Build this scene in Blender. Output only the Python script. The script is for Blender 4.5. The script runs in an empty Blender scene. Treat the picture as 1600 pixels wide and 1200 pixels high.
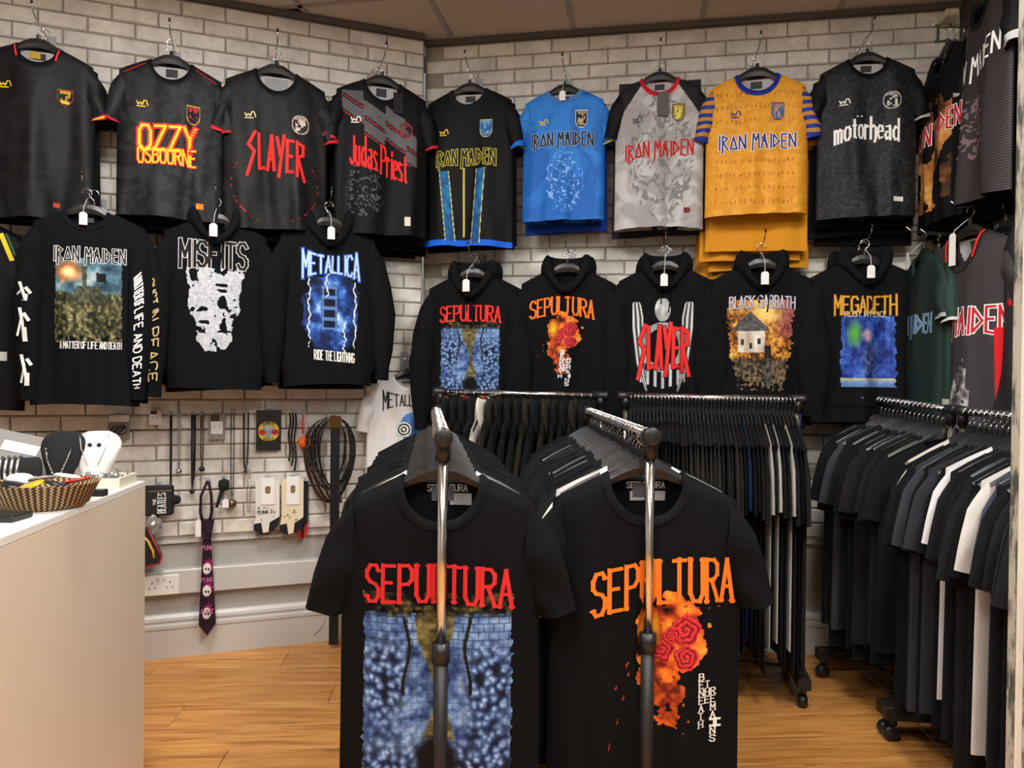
import bpy, math, random
import numpy as np
from mathutils import Vector, Matrix
random.seed(7)
# ------------------------------------------------------------------ camera, world, exposure
F, CAMH = 1150.0, 1.25
PITCH, ROLL = math.radians(-0.6), math.radians(0.62)
SC = bpy.context.scene
fw = Vector((0, math.cos(PITCH), math.sin(PITCH)))
rt0 = Vector((1, 0, 0)); up0 = rt0.cross(fw)
rt = (rt0*math.cos(ROLL) + up0*math.sin(ROLL)).normalized()
up = rt.cross(fw)
CAM = Vector((0, 0, CAMH))
cd = bpy.data.cameras.new('camera'); co = bpy.data.objects.new('camera', cd)
SC.collection.objects.link(co)
cd.sensor_fit = 'HORIZONTAL'; cd.sensor_width = 36.0; cd.lens = 36.0*F/1600.0
cd.clip_start = 0.05
co.matrix_world = Matrix(((rt.x, up.x, -fw.x, CAM.x), (rt.y, up.y, -fw.y, CAM.y), (rt.z, up.z, -fw.z, CAM.z), (0, 0, 0, 1)))
SC.camera = co
w = bpy.data.worlds.new('world'); SC.world = w; w.use_nodes = True
w.node_tree.nodes['Background'].inputs[0].default_value = (1, 0.97, 0.93, 1)
w.node_tree.nodes['Background'].inputs[1].default_value = 0.25
SC.view_settings.view_transform = 'Standard'; SC.view_settings.look = 'None'
SC.view_settings.gamma = 1.0; SC.view_settings.use_curve_mapping = False
SC.view_settings.exposure = 0.0
PANEL_STRENGTH = 47.0
LIGHT_SPOTS = [(-0.75, 1.75), (0.95, 1.75), (-0.75, 0.1), (0.95, 0.1), (0.1, -1.3)]

def ray(px, py):
    return (fw + rt*((px-800)/F) + up*(-(py-600)/F))
def W(px, py, D):
    return CAM + ray(px, py)*D
def proj(p):
    d = Vector(p)-CAM; z = d.dot(fw)
    return 800+F*d.dot(rt)/z, 600-F*d.dot(up)/z, z
# ------------------------------------------------------------------ helpers
COL = SC.collection
def lin(c):
    return tuple(((v/12.92) if v <= 0.04045 else ((v+0.055)/1.055)**2.4) for v in c)
def rgb(h):
    h = h.lstrip('#'); return lin(tuple(int(h[i:i+2], 16)/255 for i in (0, 2, 4)))
def mesh_np(name, verts, faces):
    m = bpy.data.meshes.new(name); m.from_pydata([tuple(v) for v in verts], [], [tuple(f) for f in faces]); m.update()
    return m
def smooth(m):
    m.polygons.foreach_set('use_smooth', [True]*len(m.polygons)); m.update(); return m
def ob(name, mesh, mat=None, parent=None, color=None):
    o = bpy.data.objects.new(name, mesh); COL.objects.link(o)
    if mat is not None and mesh is not None and not mesh.materials: mesh.materials.append(mat)
    if parent is not None: o.parent = parent
    if color is not None: o.color = (*color, 1)
    return o
def empty(name, loc=(0, 0, 0), rz=0):
    o = bpy.data.objects.new(name, None); COL.objects.link(o); o.location = loc; o.rotation_euler = (0, 0, rz)
    o.empty_display_size = 0.05; return o
def tag(o, label, cat, group=None):
    o['label'] = label; o['category'] = cat
    if group: o['group'] = group
    return o
def struct(o, label=None):
    o['kind'] = 'structure'
    if label: o['label'] = label
    return o
class MB:
    def __init__(s): s.v = []; s.f = []
    def add(s, vs, fs):
        n = len(s.v); s.v += [tuple(v) for v in vs]; s.f += [tuple(i+n for i in f) for f in fs]; return s
    def box(s, x0, x1, y0, y1, z0, z1, c=0.0):
        if c <= 0:
            vs = [(x, y, z) for x in (x0, x1) for y in (y0, y1) for z in (z0, z1)]
            return s.add(vs, [(0, 1, 3, 2), (4, 6, 7, 5), (0, 4, 5, 1), (2, 3, 7, 6), (0, 2, 6, 4), (1, 5, 7, 3)])
        # chamfered box: octagonal prism style in three axes
        vs = []; idx = {}
        X = (x0, x1); Y = (y0, y1); Z = (z0, z1)
        for i in (0, 1):
            for j in (0, 1):
                for k in (0, 1):
                    sx = c if i == 0 else -c; sy = c if j == 0 else -c; sz = c if k == 0 else -c
                    idx[i, j, k, 0] = len(vs); vs.append((X[i], Y[j]+sy, Z[k]+sz))
                    idx[i, j, k, 1] = len(vs); vs.append((X[i]+sx, Y[j], Z[k]+sz))
                    idx[i, j, k, 2] = len(vs); vs.append((X[i]+sx, Y[j]+sy, Z[k]))
        fs = []
        for i in (0, 1):
            fs.append(tuple(idx[i, j, k, 0] for j, k in ((0, 0), (1, 0), (1, 1), (0, 1))))
            fs.append(tuple(idx[j, i, k, 1] for j, k in ((0, 0), (1, 0), (1, 1), (0, 1))))
            fs.append(tuple(idx[j, k, i, 2] for j, k in ((0, 0), (1, 0), (1, 1), (0, 1))))
        for a in (0, 1):
            for b in (0, 1):
                fs.append((idx[a, b, 0, 0], idx[a, b, 1, 0], idx[a, b, 1, 1], idx[a, b, 0, 1]))
                fs.append((idx[a, 0, b, 0], idx[a, 1, b, 0], idx[a, 1, b, 2], idx[a, 0, b, 2]))
                fs.append((idx[0, a, b, 1], idx[1, a, b, 1], idx[1, a, b, 2], idx[0, a, b, 2]))
        for i in (0, 1):
            for j in (0, 1):
                for k in (0, 1): fs.append((idx[i, j, k, 0], idx[i, j, k, 1], idx[i, j, k, 2]))
        return s.add(vs, fs)
    def tube(s, pts, r, n=8, caps=True):
        pts = [Vector(p) for p in pts]; N = len(pts)
        rs = r if isinstance(r, (list, tuple)) else [r]*N
        t0 = (pts[1]-pts[0]).normalized()
        ref = Vector((0, 0, 1)) if abs(t0.z) < 0.9 else Vector((1, 0, 0))
        nrm = (ref - t0*ref.dot(t0)).normalized()
        vs = []
        for i, p in enumerate(pts):
            a = pts[max(i-1, 0)]; b = pts[min(i+1, N-1)]; t = (b-a)
            t = t.normalized() if t.length > 1e-9 else t0
            nrm = (nrm - t*nrm.dot(t)); nrm = nrm.normalized() if nrm.length > 1e-6 else Vector((1, 0, 0))
            bn = t.cross(nrm)
            for k in range(n):
                a_ = 2*math.pi*k/n
                vs.append(p + nrm*(rs[i]*math.cos(a_)) + bn*(rs[i]*math.sin(a_)))
        fs = []
        for i in range(N-1):
            for k in range(n):
                k2 = (k+1) % n
                fs.append((i*n+k, i*n+k2, (i+1)*n+k2, (i+1)*n+k))
        if caps: fs += [tuple(range(n-1, -1, -1)), tuple((N-1)*n+k for k in range(n))]
        return s.add(vs, fs)
    def lathe(s, prof, n=20, c=(0, 0, 0)):
        vs = []
        for (r, z) in prof:
            for k in range(n):
                a = 2*math.pi*k/n; vs.append((c[0]+r*math.cos(a), c[1]+r*math.sin(a), c[2]+z))
        fs = []
        for i in range(len(prof)-1):
            for k in range(n):
                k2 = (k+1) % n; fs.append((i*n+k, i*n+k2, (i+1)*n+k2, (i+1)*n+k))
        fs += [tuple(range(n-1, -1, -1)), tuple((len(prof)-1)*n+k for k in range(n))]
        return s.add(vs, fs)
    def prism(s, poly, y0, y1):       # outline in xz extruded in y
        n = len(poly)
        vs = [(x, y0, z) for x, z in poly]+[(x, y1, z) for x, z in poly]
        fs = [tuple(range(n)), tuple(range(2*n-1, n-1, -1))]+[(i, (i+1) % n, n+(i+1) % n, n+i) for i in range(n)]
        return s.add(vs, fs)
    def grid(s, P):                    # P[i][j] points
        R, C = len(P), len(P[0])
        vs = [p for row in P for p in row]
        return s.add(vs, [(i*C+j, i*C+j+1, (i+1)*C+j+1, (i+1)*C+j) for i in range(R-1) for j in range(C-1)])
    def mesh(s, name, sm=False):
        m = mesh_np(name, s.v, s.f)
        return smooth(m) if sm else m
    def obj(s, name, mat, parent=None, sm=False, color=None):
        return ob(name, s.mesh(name, sm), mat, parent, color)
# ------------------------------------------------------------------ materials
def newmat(name):
    m = bpy.data.materials.new(name); m.use_nodes = True
    return m, m.node_tree.nodes, m.node_tree.links, m.node_tree.nodes['Principled BSDF']
def plain(name, col, rough=0.6, metal=0.0, bump=0.0, scale=200, spec=0.5, var=0.0, vscale=6.0):
    m, N, L, B = newmat(name)
    B.inputs['Base Color'].default_value = (*col, 1); B.inputs['Roughness'].default_value = rough
    B.inputs['Metallic'].default_value = metal; B.inputs['Specular IOR Level'].default_value = spec
    tc = N.new('ShaderNodeTexCoord')
    if var > 0:
        nz = N.new('ShaderNodeTexNoise'); nz.inputs['Scale'].default_value = vscale; nz.inputs['Detail'].default_value = 5
        L.new(tc.outputs['Object'], nz.inputs['Vector'])
        cr = N.new('ShaderNodeValToRGB'); cr.color_ramp.elements[0].position = 0.3; cr.color_ramp.elements[1].position = 0.7
        cr.color_ramp.elements[0].color = (*[c*(1-var) for c in col], 1); cr.color_ramp.elements[1].color = (*[min(1, c*(1+var)) for c in col], 1)
        L.new(nz.outputs['Fac'], cr.inputs['Fac']); L.new(cr.outputs['Color'], B.inputs['Base Color'])
    if bump > 0:
        nz = N.new('ShaderNodeTexNoise'); nz.inputs['Scale'].default_value = scale; nz.inputs['Detail'].default_value = 3
        L.new(tc.outputs['Object'], nz.inputs['Vector'])
        b = N.new('ShaderNodeBump'); b.inputs['Strength'].default_value = bump; b.inputs['Distance'].default_value = 0.002
        L.new(nz.outputs['Fac'], b.inputs['Height']); L.new(b.outputs['Normal'], B.inputs['Normal'])
    return m
def fabric(name, rough=0.9, wave=True):
    m, N, L, B = newmat(name)
    oi = N.new('ShaderNodeObjectInfo'); L.new(oi.outputs['Color'], B.inputs['Base Color'])
    B.inputs['Roughness'].default_value = rough; B.inputs['Specular IOR Level'].default_value = 0.15
    tc = N.new('ShaderNodeTexCoord')
    nz = N.new('ShaderNodeTexNoise'); nz.inputs['Scale'].default_value = 14; nz.inputs['Detail'].default_value = 4
    n2 = N.new('ShaderNodeTexNoise'); n2.inputs['Scale'].default_value = 900; n2.inputs['Detail'].default_value = 1
    for q in (nz, n2): L.new(tc.outputs['Object'], q.inputs['Vector'])
    ad = N.new('ShaderNodeMath'); ad.operation = 'MULTIPLY_ADD'; ad.inputs[1].default_value = 0.06
    L.new(n2.outputs['Fac'], ad.inputs[0]); L.new(nz.outputs['Fac'], ad.inputs[2])
    b = N.new('ShaderNodeBump'); b.inputs['Strength'].default_value = 0.45; b.inputs['Distance'].default_value = 0.012
    L.new(ad.outputs[0], b.inputs['Height']); L.new(b.outputs['Normal'], B.inputs['Normal'])
    return m
def jersey_mat(name, c1, c2, scale=9.0, kind='camo', rough=0.58):
    m, N, L, B = newmat(name)
    tc = N.new('ShaderNodeTexCoord')
    B.inputs['Roughness'].default_value = rough; B.inputs['Specular IOR Level'].default_value = 0.22
    cr = N.new('ShaderNodeValToRGB'); e = cr.color_ramp.elements
    if kind == 'camo':
        nz = N.new('ShaderNodeTexNoise'); nz.inputs['Scale'].default_value = scale; nz.inputs['Detail'].default_value = 6; nz.inputs['Distortion'].default_value = 1.2
        L.new(tc.outputs['Object'], nz.inputs['Vector']); src = nz.outputs['Fac']
        e[0].position = 0.44; e[1].position = 0.56
    elif kind == 'cells':
        nz = N.new('ShaderNodeTexVoronoi'); nz.feature = 'DISTANCE_TO_EDGE'; nz.inputs['Scale'].default_value = scale
        n0 = N.new('ShaderNodeTexNoise'); n0.inputs['Scale'].default_value = scale*0.8
        mx = N.new('ShaderNodeMix'); mx.data_type = 'VECTOR'; mx.inputs[0].default_value = 0.12
        L.new(tc.outputs['Object'], n0.inputs['Vector']); L.new(tc.outputs['Object'], mx.inputs[4]); L.new(n0.outputs['Color'], mx.inputs[5])
        L.new(mx.outputs[1], nz.inputs['Vector']); src = nz.outputs['Distance']
        e[0].position = 0.03; e[1].position = 0.10; c1, c2 = c2, c1
    else:   # horizontal bands
        nz = N.new('ShaderNodeTexWave'); nz.bands_direction = 'Z'; nz.inputs['Scale'].default_value = scale; nz.inputs['Distortion'].default_value = 1.0
        L.new(tc.outputs['Object'], nz.inputs['Vector']); src = nz.outputs['Fac']
        e[0].position = 0.4; e[1].position = 0.6
    e[0].color = (*c1, 1); e[1].color = (*c2, 1)
    L.new(src, cr.inputs['Fac']); L.new(cr.outputs['Color'], B.inputs['Base Color'])
    n2 = N.new('ShaderNodeTexNoise'); n2.inputs['Scale'].default_value = 12; L.new(tc.outputs['Object'], n2.inputs['Vector'])
    b = N.new('ShaderNodeBump'); b.inputs['Strength'].default_value = 0.4; b.inputs['Distance'].default_value = 0.012
    L.new(n2.outputs['Fac'], b.inputs['Height']); L.new(b.outputs['Normal'], B.inputs['Normal'])
    return m
def inkmat():
    m, N, L, B = newmat('print_ink')
    a = N.new('ShaderNodeAttribute'); a.attribute_name = 'Col'
    L.new(a.outputs['Color'], B.inputs['Base Color']); B.inputs['Roughness'].default_value = 0.7; B.inputs['Specular IOR Level'].default_value = 0.25
    return m
M = {}
M['ink'] = inkmat()
M['cotton'] = fabric('cotton_fabric', 0.92); M['poly'] = fabric('jersey_fabric', 0.6)
M['chrome'] = plain('chrome', (0.75, 0.75, 0.76), 0.16, 1.0)
M['wire'] = plain('wire_steel', (0.62, 0.62, 0.63), 0.25, 1.0)
M['blackplastic'] = plain('black_plastic', (0.012, 0.012, 0.013), 0.38, 0, 0.05, 300)
M['blackmetal'] = plain('black_metal', (0.018, 0.017, 0.017), 0.45, 0.2, 0.05, 200)
M['white'] = plain('white_card', (0.82, 0.81, 0.79), 0.7, var=0.03)
M['clear'] = plain('clear_acrylic', (0.45, 0.46, 0.46), 0.15)
# ------------------------------------------------------------------ room plan
CEIL = 2.905
Pl = Vector((-0.446, 3.600)); dl = Vector((math.cos(math.radians(20)), math.sin(math.radians(20)))); nl = Vector((dl.y, -dl.x))
Pb = Vector((-0.446, 3.674)); db = Vector((math.cos(math.radians(-10.3)), math.sin(math.radians(-10.3)))); nb = Vector((db.y, -db.x))
SB = 2.43                                      # length of the back wall to the right corner
Pr = Pb + db*SB; dr = Vector((0.0, -1.0))        # right wall runs towards the camera
nr = Vector((-1.0, 0.0))
AL, AB = math.radians(20), math.radians(-10.3)
def on_wall(px, py, which, off):
    P, n = (Pl, nl) if which == 'L' else (Pb, nb)
    r = ray(px, py); r2 = Vector((r.x, r.y)); c2 = Vector((CAM.x, CAM.y))
    t = ((P + n*off) - c2).dot(n)/r2.dot(n)
    return CAM + r*t, t*1.0
def brick_mats():
    m, N, L, B = newmat('painted_brick')
    oi = N.new('ShaderNodeObjectInfo'); tc = N.new('ShaderNodeTexCoord'); ge = N.new('ShaderNodeNewGeometry')
    nz = N.new('ShaderNodeTexNoise'); nz.inputs['Scale'].default_value = 9; nz.inputs['Detail'].default_value = 8; nz.inputs['Roughness'].default_value = 0.7
    L.new(ge.outputs['Position'], nz.inputs['Vector'])
    cr = N.new('ShaderNodeValToRGB'); e = cr.color_ramp.elements
    e[0].position = 0.3; e[0].color = (*rgb('#c4beb4'), 1); e[1].position = 0.62; e[1].color = (*rgb('#ebe7df'), 1)
    L.new(nz.outputs['Fac'], cr.inputs['Fac'])
    hs = N.new('ShaderNodeHueSaturation'); mr = N.new('ShaderNodeMapRange'); mr.inputs[3].default_value = 0.90; mr.inputs[4].default_value = 1.06
    L.new(oi.outputs['Random'], mr.inputs[0]); L.new(mr.outputs[0], hs.inputs['Value']); L.new(cr.outputs['Color'], hs.inputs['Color'])
    L.new(hs.outputs['Color'], B.inputs['Base Color']); B.inputs['Roughness'].default_value = 0.75
    n2 = N.new('ShaderNodeTexNoise'); n2.inputs['Scale'].default_value = 45; n2.inputs['Detail'].default_value = 6
    L.new(ge.outputs['Position'], n2.inputs['Vector'])
    b = N.new('ShaderNodeBump'); b.inputs['Strength'].default_value = 0.5; b.inputs['Distance'].default_value = 0.004
    L.new(n2.outputs['Fac'], b.inputs['Height']); L.new(b.outputs['Normal'], B.inputs['Normal'])
    return m
M['brick'] = brick_mats()
M['mortar'] = plain('mortar', rgb('#9d9388'), 0.85, 0, 0.3, 120, var=0.12, vscale=12)
M['greypaint'] = plain('grey_painted_wall', rgb('#a9a6a0'), 0.6, 0, 0.08, 60, var=0.04)
M['whitepaint'] = plain('white_gloss_paint', rgb('#c2c0bc'), 0.35, var=0.03)
M['ceiling'] = plain('ceiling_tile_face', rgb('#c9bfb5'), 0.85, 0, 0.25, 90, var=0.04, vscale=20)
M['tbar'] = plain('ceiling_grid_metal', rgb('#a39a90'), 0.5)
M['trimdark'] = plain('dark_ceiling_trim', rgb('#57534d'), 0.6)
M['slot'] = plain('slat_groove', rgb('#3a332d'), 0.7)
def wood():
    m, N, L, B = newmat('oak_laminate')
    tc = N.new('ShaderNodeTexCoord'); oi = N.new('ShaderNodeObjectInfo')
    of = N.new('ShaderNodeVectorMath'); of.operation = 'ADD'
    sc = N.new('ShaderNodeVectorMath'); sc.operation = 'SCALE'; sc.inputs[3].default_value = 7.0
    cb = N.new('ShaderNodeCombineXYZ'); L.new(oi.outputs['Random'], cb.inputs[0]); L.new(oi.outputs['Random'], cb.inputs[1])
    L.new(cb.outputs[0], sc.inputs[0]); L.new(tc.outputs['Object'], of.inputs[0]); L.new(sc.outputs[0], of.inputs[1])
    mp = N.new('ShaderNodeMapping'); mp.inputs['Scale'].default_value = (2.2, 26, 26); L.new(of.outputs[0], mp.inputs['Vector'])
    nz = N.new('ShaderNodeTexNoise'); nz.inputs['Scale'].default_value = 1.6; nz.inputs['Detail'].default_value = 7; nz.inputs['Roughness'].default_value = 0.62; nz.inputs['Distortion'].default_value = 0.6
    L.new(mp.outputs[0], nz.inputs['Vector'])
    cr = N.new('ShaderNodeValToRGB'); e = cr.color_ramp.elements
    e[0].position = 0.28; e[0].color = (*rgb('#8a5426'), 1); e[1].position = 0.68; e[1].color = (*rgb('#dfa35a'), 1)
    x = cr.color_ramp.elements.new(0.47); x.color = (*rgb('#c98a46'), 1)
    L.new(nz.outputs['Fac'], cr.inputs['Fac'])
    hs = N.new('ShaderNodeHueSaturation'); mr = N.new('ShaderNodeMapRange'); mr.inputs[3].default_value = 0.86; mr.inputs[4].default_value = 1.1
    L.new(oi.outputs['Random'], mr.inputs[0]); L.new(mr.outputs[0], hs.inputs['Value']); L.new(cr.outputs['Color'], hs.inputs['Color'])
    L.new(hs.outputs['Color'], B.inputs['Base Color']); B.inputs['Roughness'].default_value = 0.38
    b = N.new('ShaderNodeBump'); b.inputs['Strength'].default_value = 0.12; b.inputs['Distance'].default_value = 0.002
    L.new(nz.outputs['Fac'], b.inputs['Height']); L.new(b.outputs['Normal'], B.inputs['Normal'])
    return m
M['wood'] = wood()
# floor: base slab plus planks
fl = MB().box(-2.6, 2.3, -2.3, 4.0, -0.06, -0.006).obj('floor', plain('floor_underlay', rgb('#4a3520'), 0.9)); struct(fl, 'warm oak laminate plank floor')
PW, PLN = 0.175, 1.2; fa = math.radians(4.0); fd = Vector((math.cos(fa), math.sin(fa))); fn = Vector((-fd.y, fd.x))
plank_mesh = MB().box(-PLN/2+0.0008, PLN/2-0.0008, -PW/2+0.0008, PW/2-0.0008, -0.006, 0, 0.0012).mesh('plank'); plank_mesh.materials.append(M['wood'])
org = Vector((-0.88, 2.958))
for r in range(-28, 6):
    off = [0.0, 0.43, 0.86, 0.21, 0.65][r % 5]*PLN
    for c in range(-3, 4):
        ctr = org + fn*((r+0.5)*PW) + fd*(c*PLN+off)
        p2 = Vector((ctr.x, ctr.y))
        if not (-2.9 < p2.x < 2.6 and -2.1 < p2.y < 3.75): continue
        o = ob('plank', plank_mesh, None, fl); o.location = (p2.x, p2.y, 0); o.rotation_euler = (0, 0, fa)
# walls (panel with brick slips, lower painted wall)
ZB = 0.515
brick_var = []
rb = random.Random(3)
for k in range(4):
    for L_ in (0.172, 0.082):
        h = 0.059; d = 0.007; c = 0.004
        j = lambda a=0.0016: rb.uniform(-a, a)
        x0, x1, z0, z1 = -L_/2, L_/2, -h/2, h/2
        base = [(x0, 0, z0), (x1, 0, z0), (x1, 0, z1), (x0, 0, z1)]
        mid = [(x0+j(), -d+0.003, z0+j()), (x1+j(), -d+0.003, z0+j()), (x1+j(), -d+0.003, z1+j()), (x0+j(), -d+0.003, z1+j())]
        top = [(x0+c+j(), -d+j(0.0008), z0+c+j()), (x1-c+j(), -d+j(0.0008), z0+c+j()), (x1-c+j(), -d+j(0.0008), z1-c+j()), (x0+c+j(), -d+j(0.0008), z1-c+j())]
        fs = [(8, 9, 10, 11)]
        for q in (0, 4):
            fs += [(q+i, q+(i+1) % 4, q+4+(i+1) % 4, q+4+i) for i in range(4)]
        m = mesh_np('brick', base+mid+top, fs); m.materials.append(M['brick']); brick_var.append(m)
COVER = [(-5, 75, 150, 330), (185, 130, 330, 330), (350, 140, 495, 350), (530, 150, 655, 360), (675, 165, 800, 380), (825, 150, 940, 340),
         (960, 140, 1100, 360), (1100, 140, 1260, 385), (1275, 110, 1430, 380), (60, 350, 590, 620), (0, 350, 60, 630), (690, 440, 800, 640),
         (820, 430, 960, 640), (970, 430, 1110, 640), (1120, 430, 1260, 640), (1275, 420, 1420, 640), (0, 660, 225, 1200), (560, 640, 1500, 1200), (1430, 230, 1600, 640)]
def brick_wall(name, P, d, n, s0, s1, ang, label, edge_end=None):
    ww = empty(name, (0, 0, 0)); struct(ww, label)
    a = P + d*s0; b = P + d*s1
    def slab(nm, z0, z1, o0, o1, mat):
        q = [a+n*o0, b+n*o0, b+n*o1, a+n*o1]
        vs = [(p.x, p.y, z0) for p in q]+[(p.x, p.y, z1) for p in q]
        return MB().add(vs, [(0, 1, 2, 3), (7, 6, 5, 4), (0, 4, 5, 1), (1, 5, 6, 2), (2, 6, 7, 3), (3, 7, 4, 0)]).obj(nm, mat, ww)
    slab('plaster', 0, ZB, -0.10, -0.012, M['greypaint'])
    slab('panel_backing', ZB, CEIL-0.004, -0.10, 0.0, M['mortar'])
    slab('panel_edge_trim', ZB-0.014, ZB, -0.02, 0.006, M['whitepaint'])
    slab('ceiling_trim', CEIL-0.028, CEIL-0.002, 0.0, 0.024, M['trimdark'])
    CH, BL = 0.067, 0.180
    rows = int((CEIL-0.03-ZB)/CH)
    hidden = MB(); cnt = 0
    for r in range(rows):
        z = CEIL-0.03-CH*(r+0.5)
        if r % 4 == 3 and z < 1.35:
            q0 = a+n*0.0005; q1 = b+n*0.0005
            sl = MB().add([(q0.x, q0.y, z-CH/2-0.002), (q1.x, q1.y, z-CH/2-0.002), (q1.x, q1.y, z-CH/2+0.002), (q0.x, q0.y, z-CH/2+0.002)], [(0, 1, 2, 3)]).obj('slat_groove', M['slot'], ww)
        s = s1 - (0.0 if r % 2 == 0 else BL/2)
        first = True
        while s > s0+0.02:
            half = first and r % 2 == 1
            if half: c = s1-BL/4; L_ = 0.082
            else: c = s-BL/2; L_ = 0.172; s -= BL
            first = False if half else first
            if not half: first = False
            if c-L_/2 < s0: break
            p = P+d*c; k = rb.randrange(4)*2+(1 if half else 0)
            u, v, zz = proj((p.x, p.y, z))
            vis = zz > 0.5 and -30 < u < 1610 and -20 < v < 870 and not any(x0 < u < x1 and y0 < v < y1 for x0, y0, x1, y1 in COVER)
            if vis and cnt < 298:
                o = ob('brick', brick_var[k], None, ww); o.location = (p.x, p.y, z); o.rotation_euler = (0, 0, ang); cnt += 1
            else:
                m = brick_var[k]; R = Matrix.Translation((p.x, p.y, z)) @ Matrix.Rotation(ang, 4, 'Z')
                hidden.add([R @ v_.co for v_ in m.vertices], [tuple(f.vertices) for f in m.polygons])
    h = hidden.obj('brick_field', M['brick'], ww); h['kind'] = 'stuff'
    return ww
wl = brick_wall('wall_left', Pl, dl, nl, -2.3, 0.0, AL, 'white painted brick panel wall on the left')
wb = brick_wall('wall_back', Pb, db, nb, 0.0, SB, AB, 'white painted brick panel wall at the back')
# return at the step between the two panels
q = [Pl, Pl-nl*0.16, Pl-nl*0.16-dl*0.02, Pl-dl*0.02]
struct(MB().add([(p.x, p.y, 0) for p in q]+[(p.x, p.y, CEIL) for p in q], [(0, 1, 5, 4), (1, 2, 6, 5), (2, 3, 7, 6), (3, 0, 4, 7)]).obj('trim_1', M['whitepaint']), 'white edge strip where the two brick walls meet')
M['darkpaint'] = plain('dark_side_wall', rgb('#4b4742'), 0.8, var=0.1)
def plain_wall(name, pts, mat, label):
    vs = [(p[0], p[1], 0) for p in pts]+[(p[0], p[1], CEIL) for p in pts]
    return struct(MB().add(vs, [(0, 1, 2, 3), (7, 6, 5, 4), (0, 4, 5, 1), (1, 5, 6, 2), (2, 6, 7, 3), (3, 7, 4, 0)]).obj(name, mat), label)
e = Pr+dr*5.6
plain_wall('wall_right', [Pr, e, e-nr*0.1, Pr-nr*0.1], M['darkpaint'], 'dark wall on the right behind the hanging jerseys')
e2 = Pl-dl*2.3
plain_wall('wall_far_left', [(e2.x, e2.y), (e2.x-0.0, -2.3), (e2.x-0.1, -2.3), (e2.x-0.1, e2.y)], M['greypaint'], 'plain grey wall left of the counter')
plain_wall('wall_behind', [(e2.x, -2.3), (2.3, -2.3), (2.3, -2.4), (e2.x, -2.4)], M['greypaint'], 'plain grey wall behind the viewer')
# skirting boards, dado trunking
def along(name, P, d, n, s0, s1, prof, mat, label):
    vs = []
    for s in (s0, s1):
        for (o, z) in prof:
            p = P+d*s+n*o; vs.append((p.x, p.y, z))
    k = len(prof)
    fs = [(i, (i+1) % k, k+(i+1) % k, k+i) for i in range(k)]+[tuple(range(k)), tuple(range(2*k-1, k-1, -1))]
    return struct(MB().add(vs, fs).obj(name, mat), label)
bprof = [(-0.012, 0), (0.012, 0), (0.012, 0.125), (0.017, 0.130), (0.017, 0.143), (0.008, 0.150), (0.008, 0.158), (0.013, 0.163), (0.010, 0.176), (0.0, 0.188), (-0.012, 0.19)]
along('baseboard_left', Pl, dl, nl, -2.3, 0.0, bprof, M['whitepaint'], 'moulded white skirting board under the left wall')
along('baseboard_back', Pb, db, nb, 0.0, SB, bprof, M['whitepaint'], 'moulded white skirting board under the back wall')
along('trim_2', Pl, dl, nl, -2.3, 0.0, [(-0.012, 0.285), (0.03, 0.285), (0.03, 0.385), (0.026, 0.39), (-0.012, 0.39)], M['whitepaint'], 'white cable trunking along the left wall')
# ceiling: tiles in a metal grid, aligned with the back wall
ce = MB().box(-2.8, 2.5, -2.4, 4.1, CEIL+0.02, CEIL+0.08).obj('ceiling', M['trimdark']); struct(ce, 'suspended ceiling of beige tiles in a metal grid')
tile_mesh = MB().box(-0.289, 0.289, -0.289, 0.289, 0, 0.015, 0.004).mesh('ceiling_tile'); tile_mesh.materials.append(M['ceiling'])
lit = []
def cgrid(i, j):   # i along the wall, j away from it
    return Pb + db*(0.14+0.595*(i+0.5)) + nb*(0.437+0.6*(j+0.5))
def inside(c):
    return -2.5 < c.x < 2.3 and -2.2 < c.y < 3.95
targets = [min(((i, j) for i in range(-6, 6) for j in range(-2, 10)), key=lambda t: (cgrid(*t)-Vector(s)).length) for s in LIGHT_SPOTS]
for i in range(-6, 6):
    for j in range(-1, 10):
        c = cgrid(i, j)
        if not inside(c) or (i, j) in targets: continue
        if (c-Pb).dot(nb) < -0.2 or (c.x < -0.5 and (c-Pl).dot(nl) < -0.25): continue
        o = ob('ceiling_tile', tile_mesh, None, ce); o.location = (c.x, c.y, CEIL); o.rotation_euler = (0, 0, AB)
def bar(a, b):
    d = (b-a).normalized(); n = Vector((-d.y, d.x))*0.012
    q = [a-n, b-n, b+n, a+n]
    MB().add([(p.x, p.y, CEIL-0.004) for p in q]+[(p.x, p.y, CEIL+0.02) for p in q], [(3, 2, 1, 0), (0, 1, 5, 4), (1, 2, 6, 5), (2, 3, 7, 6), (3, 0, 4, 7)]).obj('grid_bar', M['tbar'], ce)
for i in range(-4, 6):
    s = 0.14+0.595*i; bar(Pb+db*s+nb*-0.05, Pb+db*s+nb*5.8)
for j in range(0, 10): bar(Pb+db*-2.2+nb*(0.437+0.6*j), Pb+db*2.5+nb*(0.437+0.6*j))
def light_mat():
    m, N, L, B = newmat('led_diffuser'); B.inputs['Base Color'].default_value = (0.9, 0.9, 0.9, 1)
    B.inputs['Emission Color'].default_value = (1, 0.975, 0.94, 1); B.inputs['Emission Strength'].default_value = PANEL_STRENGTH
    return m
M['led'] = light_mat()
for k, (i, j) in enumerate(targets):
    c = cgrid(i, j); t = empty('ceiling_light', (c.x, c.y, CEIL), AB)
    MB().box(-0.292, 0.292, -0.292, 0.292, 0.001, 0.014).obj('light_frame', M['whitepaint'], t)
    MB().box(-0.275, 0.275, -0.275, 0.275, -0.004, 0.0).obj('diffuser', M['led'], t)
    tag(t, 'square white LED panel set into the ceiling grid', 'ceiling light', 'ceiling light panels')
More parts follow.
